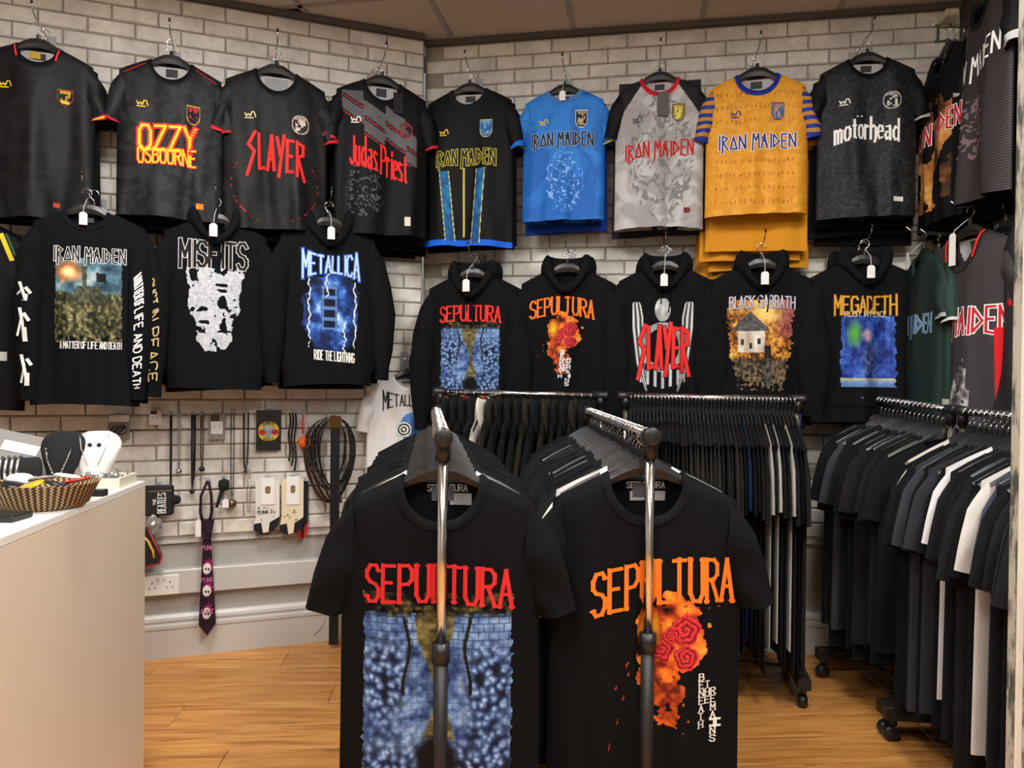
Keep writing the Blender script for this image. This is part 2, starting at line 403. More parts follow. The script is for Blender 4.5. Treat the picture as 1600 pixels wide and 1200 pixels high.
# ------------------------------------------------------------------ lettering: a stroke alphabet on a 4 x 6 grid
GL = {'A': '0,0 2,6 4,0;0.8,2.1 3.2,2.1', 'B': '0,0 0,6 2.6,6 3.6,5.2 3.6,4 2.6,3.2 0,3.2;2.6,3.2 4,2.4 4,0.9 2.8,0 0,0', 'C': '4,5 3,6 1,6 0,4.8 0,1.2 1,0 3,0 4,1',
 'D': '0,0 0,6 2.4,6 4,4.4 4,1.6 2.4,0 0,0', 'E': '4,6 0,6 0,0 4,0;0,3.2 3,3.2', 'F': '4,6 0,6 0,0;0,3.2 3,3.2', 'G': '4,5 3,6 1,6 0,4.8 0,1.2 1,0 3,0 4,1 4,2.8 2.4,2.8',
 'H': '0,0 0,6;4,0 4,6;0,3.1 4,3.1', 'I': '1,0 1,6', 'J': '3,6 3,1 2,0 1,0 0,1', 'K': '0,0 0,6;4,6 0,2.8;1.2,3.6 4,0', 'L': '0,6 0,0 3,0', 'M': '0,0 0,6 2.2,2.4 4.4,6 4.4,0',
 'N': '0,0 0,6 4,0 4,6', 'O': '1,0 0,1.3 0,4.7 1,6 3,6 4,4.7 4,1.3 3,0 1,0', 'P': '0,0 0,6 2.8,6 4,5.2 4,3.7 2.8,2.9 0,2.9', 'Q': '1,0 0,1.3 0,4.7 1,6 3,6 4,4.7 4,1.3 3,0 1,0;2.6,1.6 4.2,-0.4',
 'R': '0,0 0,6 2.8,6 4,5.2 4,3.9 2.8,3.1 0,3.1;1.8,3.1 4.2,0', 'S': '4,5.1 3,6 1,6 0,5 0,4.1 1,3.3 3,2.8 4,2 4,1 3,0 1,0 0,0.9', 'T': '2,0 2,6;-0.2,5.9 4.2,5.9', 'U': '0,6 0,1.2 1,0 3,0 4,1.2 4,6',
 'V': '0,6 2,0 4,6', 'W': '0,6 1.2,0 2.4,4.4 3.6,0 4.8,6', 'X': '0,0 4,6;0,6 4,0', 'Y': '0,6 2,3 4,6;2,3 2,0', 'Z': '0,6 4,6 0,0 4,0', "'": '1,6 0.8,4.6', '-': '0.5,3 2.5,3', '%': '0,0 4,6;0.5,5.5 1,5;3,1 3.5,0.5', '.': '0.6,0 0.9,0.3',
 '1': '0.6,4.8 2,6 2,0', '0': '1,0 0,1.3 0,4.7 1,6 3,6 4,4.7 4,1.3 3,0 1,0',
 'a': '0.4,3.8 2.6,4 2.8,3 2.8,0 3.4,0;2.8,2.4 0.8,2.2 0,1.2 0.8,0 2.8,0.8', 'd': '3,6.4 3,0 3.5,0;3,3.4 1,4 0,2.6 0,1 1,0 3,0.8', 'e': '0,2 3,2.4 2.6,3.8 1,4 0,2.8 0,1 1,0 3,0.5', 'h': '0,6.4 0,0;0,3 1.6,4 2.9,3.2 2.9,0 2.4,-1', 'i': '0.8,0 0.8,4;0.8,5 0.8,5.6',
 'j': '1.6,6.4 1.6,-0.6 0,-1.4 -1.2,0', 'm': '0,0 0,4;0,3.2 1,4 1.9,3.4 1.9,0;1.9,3.2 3,4 3.9,3.4 3.9,0 4.4,0', 'o': '0.8,0 0,1 0,3 0.9,4 2.2,4 3,3 3,1 2.1,0 0.8,0', 'p': '0,-2 0,4;0,3.3 1.6,4 3,3 3,1 1.6,0 0,0.7', 'r': '0,0 0,4;0,3 1.2,4 2.2,3.6',
 's': '2.8,3.6 0.6,4 0,3 2.6,1.4 2.4,0.2 0,0.2', 't': '1.2,5.6 1.2,0.5 2.2,0;0,4 2.6,4', 'u': '0,4 0,0.8 0.9,0 2.6,0.8;2.6,4 2.6,0 3.2,0', '"': '0.4,5.2 0.6,5.8;2.2,5.2 2.4,5.8',
 '1A': '0,0 2,5.4 4,0 0,0'}
MAIDEN = {'A': '0,0 1.8,6 3.4,0;0.2,4.6 3.6,1.2', 'O': '0,0.4 2,5.6 4,0.4 0,0.4', 'M': '0,-1.4 0.5,6 2.1,3 3.6,6 4,-0.3', 'N': '0,0.2 0,6 3.4,0 3.4,6.2', 'R': '0.3,-1.4 0.3,6 3.2,4.8 0.6,3 3.6,-0.2', 'I': '0.8,0 0.8,6', 'D': '0,0.3 0,5.8 3.6,2.8 0,0.3', 'E': '3,6 0,6 0,0.2 3,-0.3;0,3.1 2.4,3.1'}
SLAYER = {'S': '3.6,6.8 0.4,4.2 3.2,3 0,-1.6', 'L': '0.2,6.4 0.6,0 3,0.2', 'A': '0,0 1.8,6.4 3,0;0.5,2 2.6,2', 'Y': '0,6.2 1.4,3;3.2,6.8 0.8,-1.2', 'E': '3.2,6 0.2,6 0,0 3,0;0.2,3 2.6,3', 'R': '0.2,-0.6 0.2,6 3.2,5.4 3,3.6 0.6,3 3.8,-1.4'}
def glyph_segments(text, style=None):
    """-> list of (x0,y0,x1,y1,end0,end1), total width; unit height 1"""
    segs = []; x = 0
    for ch in text:
        if ch == ' ': x += 0.42; continue
        g = (style or {}).get(ch) or GL.get(ch) or GL.get(ch.upper())
        polys = [[tuple(map(float, q.split(','))) for q in s.split()] for s in g.split(';')]
        mx = max(p[0] for s in polys for p in s); mn = min(0, min(p[0] for s in polys for p in s))
        if text.find('\u00f6') >= 0: pass
        for s in polys:
            for k in range(len(s)-1):
                segs.append((x+(s[k][0]-mn)/6, s[k][1]/6, x+(s[k+1][0]-mn)/6, s[k+1][1]/6, k == 0, k == len(s)-2))
        x += (mx-mn)/6+0.24
    return segs, x-0.24
def stroke_quads(segs, wd, serif=False, contrast=0.0):
    """thick strokes as strips: list of (a,b,halfwidth)"""
    out = []
    for (x0, y0, x1, y1, e0, e1) in segs:
        dx, dy = x1-x0, y1-y0; L = math.hypot(dx, dy)
        if L < 1e-6: continue
        hw = wd/2*(1-contrast*(1-abs(dy)/L))
        ux, uy = dx/L, dy/L
        ex = hw*0.75
        out.append((x0-ux*ex, y0-uy*ex, x1+ux*ex, y1+uy*ex, hw))
        if serif and abs(dy)/L > 0.6:
            for (f, px, py) in ((e0, x0, y0), (e1, x1, y1)):
                if f: out.append((px-wd*1.05, py, px+wd*1.05, py, wd*0.26))
    return out
# ------------------------------------------------------------------ noise for printed pictures
def vnoise(x, y, seed=0):
    xi = np.floor(x).astype(int); yi = np.floor(y).astype(int); xf = x-xi; yf = y-yi
    def hsh(a, b):
        h = np.sin(a*127.1+b*311.7+seed*74.7)*43758.5453; return h-np.floor(h)
    u = xf*xf*(3-2*xf); v = yf*yf*(3-2*yf)
    return (hsh(xi, yi)*(1-u)+hsh(xi+1, yi)*u)*(1-v)+(hsh(xi, yi+1)*(1-u)+hsh(xi+1, yi+1)*u)*v
def fbm(x, y, seed=0, o=4):
    s = 0; a = 0.5
    for k in range(o): s = s+a*vnoise(x*2**k, y*2**k, seed+k*13); a *= 0.5
    return s/0.94
def mixc(a, b, t):
    t = np.clip(t, 0, 1)[..., None]; return np.array(a)*(1-t)+np.array(b)*t
def pal(t, stops):
    out = np.zeros(t.shape+(3,))
    for k in range(3): out[..., k] = np.interp(t, [s[0] for s in stops], [s[1][k] for s in stops])
    return out
H = lambda h: np.array(tuple(int(h.lstrip('#')[i:i+2], 16)/255 for i in (0, 2, 4)))
# ------------------------------------------------------------------ garments
class Garment:
    """front of the cloth is an explicit surface y(x,z); z=0 at the neck point, x to the right, front towards -y"""
    def __init__(s, hs=0.2, prof=None, L=0.72, slope=0.06, nw=0.08, nd=0.085, nbk=0.015, vneck=False, T=0.045, fold=0.009, seed=0, sleeve='short', so=0.0, Ls=None, nu=36, nv=30):
        s.__dict__.update(locals()); r = random.Random(seed*17+5)
        s.prof = prof or [(0, hs), (0.07, hs+0.004), (0.25, hs+0.012), (L, hs+0.018)]
        s.ph = [(r.uniform(22, 36), r.uniform(0, 6.28), r.uniform(-4, 4), r.uniform(0.45, 0.8)) for _ in range(2)]+[(r.uniform(50, 82), r.uniform(0, 6.28), r.uniform(-9, 9), r.uniform(0.15, 0.3)) for _ in range(2)]
        s.ph2 = [(k*1.1, p+1.7, c, a) for k, p, c, a in s.ph]; s.hemph = r.uniform(0, 6.28)
    def hwz(s, z): return np.interp(-z, [p[0] for p in s.prof], [p[1] for p in s.prof])
    def shoulder(s, x):
        t = np.clip((np.abs(x)-s.nw)/(s.hs-s.nw), 0, 1.3); return -s.slope*t**1.15
    def y(s, x, z, back=False):
        x = np.asarray(x, float); z = np.asarray(z, float)
        hw = s.hwz(z); q = np.clip(x/hw, -1, 1); c = np.sqrt(np.maximum(1-q*q, 0))
        d = np.maximum(s.shoulder(x)-z, 0); T = s.T*(0.85+0.3*np.clip(-z/s.L, 0, 1))*np.sqrt(d/(d+0.05))
        ramp = s.fold*np.clip(0.18+(-z/s.L)*1.1-0.12, 0.12, 1)
        f = sum(a*np.sin(k*x+p+cz*z) for k, p, cz, a in (s.ph2 if back else s.ph))*ramp*c**0.7
        return (T*0.8*c**0.9+f) if back else -(T*c**0.9+f)
    def hem(s, x): return -s.L+0.005*np.sin(9*x+s.hemph)-0.006*(x/s.hs)**2
    def neck(s, x, back=False):
        q = np.clip(np.abs(x)/s.nw, 0, 1); d = s.nbk if back else s.nd
        return -d*((1-q) if (s.vneck and not back) else np.sqrt(1-q*q))
    def sheet(s, back=False):
        th = np.linspace(-math.pi/2, math.pi/2, s.nu+1)
        # extra columns so that the neck opening is smooth
        tn = math.asin(min(0.99, s.nw/s.hs)); th = np.unique(np.concatenate([th[np.abs(th) > tn], np.linspace(-tn, tn, 15)]))
        xt = s.hs*np.sin(th)
        zt = np.where(np.abs(xt) <= s.nw+1e-9, s.neck(xt, back), s.shoulder(xt))
        P = []
        for i in range(s.nv+1):
            v = (i/s.nv)**1.15
            z = zt+(s.hem(xt)-zt)*v; x = s.hwz(z)*np.sin(th)
            yy = s.y(x, z, back); P.append(list(zip(x, yy, z)))
        return P
    def sleeve_rings(s, side, t0=0.0, t1=1.0, M_=10, off=0.0, n=16):
        hs, sl = s.hs, s.slope; o = s.so
        if s.sleeve == 'short':
            T_ = [0, 0.35, 0.7, 1]
            O = [(hs-0.012, -sl+0.002), (hs+0.036+o*0.4, -sl-0.065), (hs+0.056+o*0.8, -sl-0.15), (hs+0.068+o, -sl-0.222)]
            I = [(hs-0.030, -0.21), (hs-0.012, -0.24), (hs-0.004, -0.272), (hs+0.002+o*0.5, -0.298)]
            B = [0.024, 0.034, 0.034, 0.030]; Y = [0, 0.0, -0.001, -0.003]
        else:
            Ls = s.Ls or s.L-0.02
            T_ = [0, 0.18, 0.4, 0.6, 0.88, 0.9, 1]
            O = [(hs-0.012, -sl+0.002), (hs+0.045, -sl-0.08), (hs+0.072+o*0.5, -0.27), (hs+0.085+o, -0.40), (hs+0.07+o, -Ls+0.075), (hs+0.058+o, -Ls+0.06), (hs+0.055+o, -Ls)]
            I = [(hs-0.04, -0.24), (hs-0.035, -0.27), (hs-0.03+o*0.3, -0.36), (hs-0.022+o*0.6, -0.46), (hs-0.022+o, -Ls+0.065), (hs-0.006+o, -Ls+0.05), (hs-0.006+o, -Ls+0.004)]
            B = [0.03, 0.048, 0.05, 0.046, 0.04, 0.03, 0.03]; Y = [0, -0.012, -0.022, -0.03, -0.028, -0.028, -0.028]
        P = []
        for i in range(M_+1):
            t = t0+(t1-t0)*i/M_
            g = lambda A, k: float(np.interp(t, T_, [a[k] for a in A]))
            ox, oz, ix, iz = g(O, 0), g(O, 1), g(I, 0), g(I, 1); b = float(np.interp(t, T_, B))+off; yc = float(np.interp(t, T_, Y))
            row = []
            for k in range(n+1):
                a = 2*math.pi*k/n
                wob = 1+0.20*math.sin(3*a+7*t*(1 if s.sleeve == 'short' else 3.2)+s.seed+side)+(0.12*math.sin(22*t+2*a+s.seed) if s.sleeve != 'short' else 0)
                cx, cz = (ox+ix)/2, (oz+iz)/2; ca = math.cos(a)*(1+off*14)
                row.append((side*(cx+(ox-ix)/2*ca), yc-b*math.sin(a)*wob, cz+(oz-iz)/2*ca))
            P.append(row)
        return P
    def body_mesh(s, name, with_sleeves=True):
        mb = MB(); mb.grid(s.sheet()); mb.grid(s.sheet(True))
        if with_sleeves:
            for sd in (-1, 1): mb.grid(s.sleeve_rings(sd, n=s.__dict__.get('sn', 16)))
        return mb.mesh(name, True)
    def band_mesh(s, wd=0.018, back=True):
        """rib collar around the neck opening"""
        mb = MB()
        for bk in ((False, True) if back else (False,)):
            rows = [[], [], []]
            for i in range(25):
                a = math.pi*i/24; x = -s.nw*math.cos(a)
                z = float(s.neck(np.array(x), bk))
                nx, nz = -math.cos(a), -(math.sin(a) if not s.vneck or bk else 0.6)
                if bk: nz *= 0.4
                sg = 1 if bk else -1
                y0 = float(s.y(x, z, bk)); xo, zo = x+nx*wd, z+nz*wd
                zo = min(zo, float(s.shoulder(np.array(xo)))-0.0005)
                yo = float(s.y(xo, zo, bk))
                rows[0].append((x*0.97, y0*0.75, z-0.004)); rows[1].append((x, y0+sg*0.004, z+0.003)); rows[2].append((xo, yo+sg*0.003, zo))
            mb.grid(rows)
        return mb.mesh('collar', True)
    # prints -----------------------------------------------------
    def strips(s, parent, name, quads, off, color, back=False):
        mb = MB()
        for (x0, z0, x1, z1, hw) in quads:
            L = math.hypot(x1-x0, z1-z0)
            if L < 1e-6: continue
            n = max(1, int(L/0.012)); ux, uz = (x1-x0)/L, (z1-z0)/L
            rows = [[], []]
            for i in range(n+1):
                t = i/n; cx, cz = x0+(x1-x0)*t, z0+(z1-z0)*t
                for r_, sg in ((0, 1), (1, -1)):
                    X, Z = cx-uz*hw*sg, cz+ux*hw*sg
                    yy = float(s.y(X, Z, back)); rows[r_].append((X, yy+(off if back else -off), Z))
            mb.grid(rows)
        m = mb.mesh(name)
        ca = m.color_attributes.new('Col', 'FLOAT_COLOR', 'POINT'); c = lin(color)
        ca.data.foreach_set('color', np.tile(np.array([*c, 1.0], 'f'), len(m.vertices)))
        return ob(name, m, M['ink'], parent)
    def text(s, parent, txt, cx, cz, wid, ht, color, wd=0.13, style=None, serif=False, contrast=0.0, outline=None, ow=0.07, arc=0.0, slant=0.0, rot=0.0, off=0.0032, taper=0.0, name='lettering', back=False):
        segs, tw = glyph_segments(txt, style)
        res = []
        def place(x, y):
            u = (x/tw-0.5); X = u*wid; Z = (y-0.5)*ht*(1+taper*4*u*u) + slant*X - arc*4*u*u*ht
            c, sn = math.cos(rot), math.sin(rot)
            return cx+X*c-Z*sn, cz+X*sn+Z*c
        def build(width, nm, o, col):
            q = []
            for (x0, y0, x1, y1, hw) in stroke_quads(segs, width, serif, contrast):
                n = 3 if abs(arc)+abs(taper) > 0 else 1
                for k in range(n):
                    a = place(x0+(x1-x0)*k/n, y0+(y1-y0)*k/n); b = place(x0+(x1-x0)*(k+1)/n, y0+(y1-y0)*(k+1)/n)
                    q.append((a[0], a[1], b[0], b[1], hw*(0.4*ht+0.6*wid/tw)))
            return s.strips(parent, nm, q, o, col, back)
        if outline is not None: build(wd+ow*2, 'lettering_outline', off-0.0011, outline)
        return build(wd, name, off, color)
    def picture(s, parent, fn, x0, x1, z0, z1, cell=0.004, off=0.0018, name='print', back=False):
        nx = max(4, int((x1-x0)/cell)); nz = max(4, int((z1-z0)/cell))
        X, Z = np.meshgrid(np.linspace(x0, x1, nx+1), np.linspace(z1, z0, nz+1))
        U = (X-x0)/(x1-x0); V = (z1-Z)/(z1-z0)       # V downwards
        col, al = fn(U, V)
        Y = s.y(X, Z, back)+(off if back else -off)
        keep = (al[:-1, :-1]+al[1:, :-1]+al[:-1, 1:]+al[1:, 1:])/4 > 0.5
        used = np.zeros(X.shape, bool)
        ii, jj = np.nonzero(keep)
        for a, b in ((0, 0), (1, 0), (0, 1), (1, 1)): used[ii+a, jj+b] = True
        idx = -np.ones(X.shape, int); idx[used] = np.arange(used.sum())
        vs = np.stack([X[used], Y[used], Z[used]], 1)
        fs = np.stack([idx[ii, jj], idx[ii, jj+1], idx[ii+1, jj+1], idx[ii+1, jj]], 1)
        m = mesh_np(name, vs.tolist(), fs.tolist()); smooth(m)
        c = np.clip(col[used], 0, 1); c = np.where(c <= 0.04045, c/12.92, ((c+0.055)/1.055)**2.4)
        ca = m.color_attributes.new('Col', 'FLOAT_COLOR', 'POINT')
        ca.data.foreach_set('color', np.concatenate([c, np.ones((len(c), 1))], 1).astype('f').ravel())
        return ob(name, m, M['ink'], parent)
def hood_mesh(g, h=0.075):
    mb = MB(); rows = []
    for i in range(37):
        a = 2*math.pi*i/36                       # 0 = right, pi/2 = back, 3pi/2 = front
        fr = max(0, -math.sin(a)); bk = max(0, math.sin(a))
        nwx = g.nw+0.018; ys = 0.052*math.sin(a)
        cx = nwx*math.cos(a)*(1-0.12*fr); zb = -0.012-0.10*fr**2.2-0.012*bk
        hh = h*(1.12-0.62*fr); row = []
        n = 12
        for k in range(n+1):
            b = 2*math.pi*k/n
            rad = (0.023-0.008*fr)*(1+0.25*math.sin(3*a+b)); zz = zb+hh*0.42+hh*0.55*math.sin(b)
            tilt = 0.35*(zz-zb)
            rr = rad*math.cos(b)-tilt*(0.4-0.6*fr)
            drop = -0.16*bk**1.5 if (math.sin(b) < -0.2 and math.cos(b) > -0.3) else 0
            row.append((cx+math.cos(a)*rr, ys-0.008+math.sin(a)*rr*1.1+bk*0.01, zz+drop))
        rows.append(row)
    mb.grid(rows); return mb.mesh('hood', True)
def cord_mesh(g, x, z0, z1):
    pts = []
    for i in range(9):
        t = i/8; z = z0+(z1-z0)*t; xx = x+0.006*math.sin(3*t+x*40)
        pts.append((xx, float(g.y(xx, min(z, -0.07)))-0.006-0.03*(1-t)**3, z))
    return MB().tube(pts, [0.0024]*8+[0.0034], 6).mesh('drawstring', True)
# hanger shared by every garment
def hanger_meshes():
    top = [(-0.185, -0.072), (-0.19, -0.062), (-0.15, -0.040), (-0.09, -0.010), (-0.055, 0.012), (-0.035, 0.026), (-0.012, 0.032)]
    top = top+[(-x, z) for x, z in reversed(top)]
    bot = [(0.165, -0.072), (0.09, -0.042), (0.05, -0.026), (0, -0.016), (-0.05, -0.026), (-0.09, -0.042), (-0.165, -0.072)]
    n = len(top)+len(bot); poly = top+bot
    mb = MB(); y = 0.0055
    # build as strip of quads between upper and lower outlines
    U = [(-0.19, -0.064), (-0.15, -0.040), (-0.09, -0.010), (-0.055, 0.012), (-0.03, 0.027), (0, 0.032), (0.03, 0.027), (0.055, 0.012), (0.09, -0.010), (0.15, -0.040), (0.19, -0.064)]
    Lw = [(-0.186, -0.075), (-0.147, -0.056), (-0.086, -0.030), (-0.05, -0.016), (-0.026, -0.010), (0, -0.008), (0.026, -0.010), (0.05, -0.016), (0.086, -0.030), (0.147, -0.056), (0.186, -0.075)]
    P = []
    for (a, b) in zip(U, Lw):
        m = ((a[0]+b[0])/2, (a[1]+b[1])/2)
        P.append([(a[0], -y*0.5, a[1]), (m[0], -y*1.3, m[1]), (b[0], -y*0.5, b[1]), (b[0], y*0.5, b[1]), (m[0], y*1.3, m[1]), (a[0], y*0.5, a[1]), (a[0], -y*0.5, a[1])])
    mb.grid(P); mb.tube([(0, 0, 0.028), (0, 0, 0.046)], 0.008, 8)
    body = mb.mesh('hanger_body', False)
    pts = [(0, 0, 0.04), (0, 0, 0.060)]
    for k in range(15):
        a = math.radians(-60+k*17.5); pts.append((0.019*math.cos(a)*-1+0.0, 0, 0.084+0.019*math.sin(a)) if False else (0.019*math.cos(math.radians(-90+k*17)), 0, 0.080+0.019*math.sin(math.radians(-90+k*17))))
    pts = [(0, 0, 0.04), (0, 0, 0.052), (0.006, 0, 0.0605)]+[(0.019*math.cos(math.radians(t)), 0, 0.080+0.019*math.sin(math.radians(t))) for t in range(-55, 196, 16)]
    hook = MB().tube(pts, 0.0016, 6).mesh('hook', True)
    body.materials.append(M['blackplastic']); hook.materials.append(M['chrome'])
    return body, hook
HB, HH = hanger_meshes()
HOOK_Z = 0.0965        # inner top of the hook above the garment origin
def hanger(loc, rz, label, group, flip=False):
    o = ob('clothes_hanger', HB); o.location = loc; o.rotation_euler = (0, 0, rz)
    h = ob('hook', HH, None, o)
    if flip: h.rotation_euler = (0, 0, math.pi)
    tag(o, label, 'hanger', group); return o
# ------------------------------------------------------------------ pictures printed on cloth (generic designs in the right colours)
def shield(border, fill, accent, shape='shield', seed=0):
    B_, F_, A_ = H(border), H(fill), H(accent)
    def fn(U, V):
        x = (U-0.5)*2; y = V
        def ins(k):
            if shape == 'round': return ((x)**2+((y-0.5)*2)**2) < k*k
            half = np.where(y < 0.5, 1.0, np.sqrt(np.maximum(1-((y-0.5)/0.5)**2, 0)) if shape == 'shield' else np.clip((1-y)/0.45, 0, 1))
            return (np.abs(x) < half*k) & (y > (1-k)*0.5) & (y < 0.5+0.5*k)
        al = ins(1.0).astype(float)
        n = fbm(U*7, V*7, seed); col = mixc(F_, A_, ((n > 0.52) & (np.abs(x) < 0.55) & (np.abs(y-0.55) < 0.3)).astype(float))
        col = np.where(ins(0.86)[..., None], col, B_)
        bar_ = (y > 0.1) & (y < 0.24) & (np.abs(x) < 0.7) & (np.sin(U*60) > -0.3)
        col = np.where((bar_ & ins(0.8))[..., None], A_, col)
        return col, al
    return fn
def patch(c):
    return lambda U, V: (np.ones(U.shape+(3,))*H(c), np.ones(U.shape))
def worley(x, y, seed=0):
    xi = np.floor(x); yi = np.floor(y); d = np.full(x.shape, 9.0)
    for i in (-1, 0, 1):
        for j in (-1, 0, 1):
            cx, cy = xi+i, yi+j; h = np.sin(cx*127.1+cy*311.7+seed*17.3)*43758.5453; g = np.sin(cx*269.5+cy*183.3+seed*9.1)*43758.5453
            d = np.minimum(d, np.hypot(cx+(h-np.floor(h))-x, cy+(g-np.floor(g))-y))
    return d
def art_blue_wall(U, V):      # blue masonry and swirls, olive column, ember-coloured foot
    x = U-0.5; n = fbm(U*9, V*13, 3, 5); n2 = fbm(U*26, V*36, 9, 3)
    row = np.floor(V*26); bx = (U*15+0.5*(row % 2)) % 1; by = (V*26) % 1
    br = ((bx < 0.09) | (by < 0.13)).astype(float)
    base = pal(np.clip(n*0.9+n2*0.5-0.2, 0, 1), [(0, H('#0d1526')), (0.3, H('#31497c')), (0.55, H('#6f92c8')), (1, H('#c3d8f2'))])
    top = np.clip((0.42-V)/0.25, 0, 1)
    col = mixc(base, H('#14203a'), br*0.75*(0.35+0.65*top))
    w1 = worley(U*19, V*24, 4); w2 = worley(U*34+5, V*42, 9)
    reg = np.clip((np.exp(-((U-0.16)/0.17)**2-((V-0.42)/0.22)**2)+np.exp(-((U-0.84)/0.17)**2-((V-0.46)/0.24)**2)+np.clip((V-0.62)*4, 0, 1)*0.8)*1.7-0.25, 0, 1)
    peb = pal(np.clip(1.05-w1*1.1-0.35*w2+0.3*(n2-0.5), 0, 1), [(0, H('#080d1a')), (0.3, H('#22365f')), (0.6, H('#6384b8')), (1, H('#cfe0f5'))])
    col = col*(1-reg[..., None])+peb*reg[..., None]
    cw = 0.085+0.05*np.sin(V*9+0.4)+0.03*(n-0.5)
    cen = np.clip((cw-np.abs(x+0.02*np.sin(V*7)))/0.02, 0, 1)*(V < 0.72)
    oc = pal(n2, [(0, H('#1a160c')), (0.45, H('#6b6238')), (1, H('#c9bd84'))])
    col = col*(1-cen[..., None])+oc*cen[..., None]
    halo = (np.abs(np.abs(x)-0.2-0.02*np.sin(V*17)) < 0.012) & (V > 0.12) & (V < 0.5)
    col = mixc(col, H('#15130b'), halo.astype(float))
    dark = np.clip(1-np.hypot(x/0.16, (V-0.82)/0.13), 0, 1)*3
    col = mixc(col, H('#07080a'), dark)
    tb = np.clip((0.13+0.05*(n-0.5)-V)/0.03, 0, 1)*(n2 > 0.28)
    col = mixc(col, mixc(H('#0a0a08'), H('#7a6a30'), (n2-0.45)*3), tb)
    ft = np.clip((V-0.90+0.04*n)/0.02, 0, 1)
    col = col*(1-ft[..., None])+pal(n2, [(0.2, H('#150805')), (0.5, H('#9c3d14')), (0.9, H('#e08a2e'))])*ft[..., None]
    edge = np.minimum(np.minimum(U, 1-U)/0.05, np.minimum(V, 1-V)/0.03)+0.9*(n2-0.5)
    ft_mask = np.where(V > 0.9, (np.sin(U*19)+n2*1.5 > 0.6), True)
    return col, ((edge > 0.25) & ft_mask & ~((V < 0.1) & (n2 < 0.4))).astype(float)
def art_roses(U, V):          # red roses in a burst of orange flame and loose strands
    n = fbm(U*10, V*13, 21, 5); n2 = fbm(U*30, V*38, 5, 3)
    cx, cy = 0.52, 0.30
    d = np.hypot((U-cx)/0.27, (V-cy)/0.27)
    fl = np.clip((1.0-d+0.9*(n-0.5)), 0, 1)
    col = pal(np.clip(n*1.3-0.15, 0, 1), [(0, H('#120503')), (0.35, H('#7d1f0c')), (0.6, H('#e0661c')), (1, H('#f9b53a'))])
    al = (fl > 0.18) & (n2 > 0.36-fl*0.5)
    for (rx, ry, r) in ((0.62, 0.27, 0.10), (0.45, 0.37, 0.085), (0.62, 0.42, 0.085), (0.52, 0.30, 0.06)):
        th = np.arctan2(V-ry, U-rx); q = np.hypot((U-rx)/r, (V-ry)/(r*0.8))*(1+0.10*np.sin(5*th+rx*40)+0.25*(n2-0.5))
        pet = (q*2.6-th/6.2832+0.35*n2) % 1
        rc = pal(pet, [(0, H('#2a0306')), (0.16, H('#7a0d14')), (0.45, H('#c41f2a')), (0.85, H('#ef4a4e')), (1, H('#5a080d'))])
        m = q < 1; col = np.where(m[..., None], rc, col); al = al | m
    sm = np.hypot((U-0.37)/0.085, (V-0.27)/0.13)+0.5*(n-0.5); m = sm < 1
    col = np.where(m[..., None], pal(1-sm+0.6*(n2-0.5), [(0, H('#8a3208')), (0.4, H('#d9861c')), (1, H('#f8cf3c'))]), col); al = al | m
    low = np.exp(-((U-0.5-0.05*np.sin(V*9))/0.16)**2)*np.clip((0.98-V)/0.4, 0, 1)*(V > 0.45)
    m = (low*1.15+0.55*(n-0.5)+0.6*(n2-0.5) > 0.52)
    col = np.where((m & ~al)[..., None], pal(n2, [(0.2, H('#5c1608')), (0.6, H('#d2581a')), (1, H('#f0a04a'))]), col); al = al | m
    for k, (x0, y0, dx, dy, wv) in enumerate(((0.34, 0.3, -0.28, 0.42, 9), (0.30, 0.34, -0.2, 0.6, 12), (0.62, 0.16, 0.36, -0.03, 14), (0.6, 0.13, 0.34, -0.1, 9), (0.7, 0.6, 0.16, 0.14, 20))):
        t = ((U-x0)*dx+(V-y0)*dy)/(dx*dx+dy*dy); px = x0+dx*t+0.014*np.sin(wv*t); py = y0+dy*t+0.012*np.sin(wv*1.3*t+1)
        m = (np.hypot(U-px, V-py) < 0.007) & (t > 0) & (t < 1) & (n2 > 0.3)
        col = np.where(m[..., None], H('#9c3426'), col); al = al | m
    return col, al.astype(float)
def art_white_wear(U, V):     # worn white distressed block, ragged edge, dark blotches
    n = fbm(U*9, V*12, 31, 5); n2 = fbm(U*40, V*50, 8, 2)
    half = np.interp(V, [0, 0.2, 0.55, 0.62, 0.85, 1], [0.5, 0.47, 0.42, 0.33, 0.3, 0.13])
    al = (np.abs(U-0.52) < half*(0.93+0.25*(n-0.5))) & (n2+0.35*n > 0.30+0.25*np.clip(0.15-V, 0, 1)*4)
    bl = np.zeros(U.shape, bool)
    for (bx, by, rx, ry) in ((0.2, 0.16, 0.12, 0.05), (0.7, 0.1, 0.14, 0.04), (0.8, 0.36, 0.09, 0.07), (0.36, 0.33, 0.13, 0.04), (0.62, 0.55, 0.16, 0.035), (0.3, 0.6, 0.05, 0.08), (0.55, 0.74, 0.2, 0.03), (0.42, 0.88, 0.1, 0.03)):
        pass
    bl = (fbm(U*6+3, V*7, 77, 4) > 0.60) | (fbm(U*3, V*14, 19, 3) > 0.66)
    al = al & ~bl
    return mixc(H('#9aa0ac'), H('#eef0f4'), n2*1.1), al.astype(float)
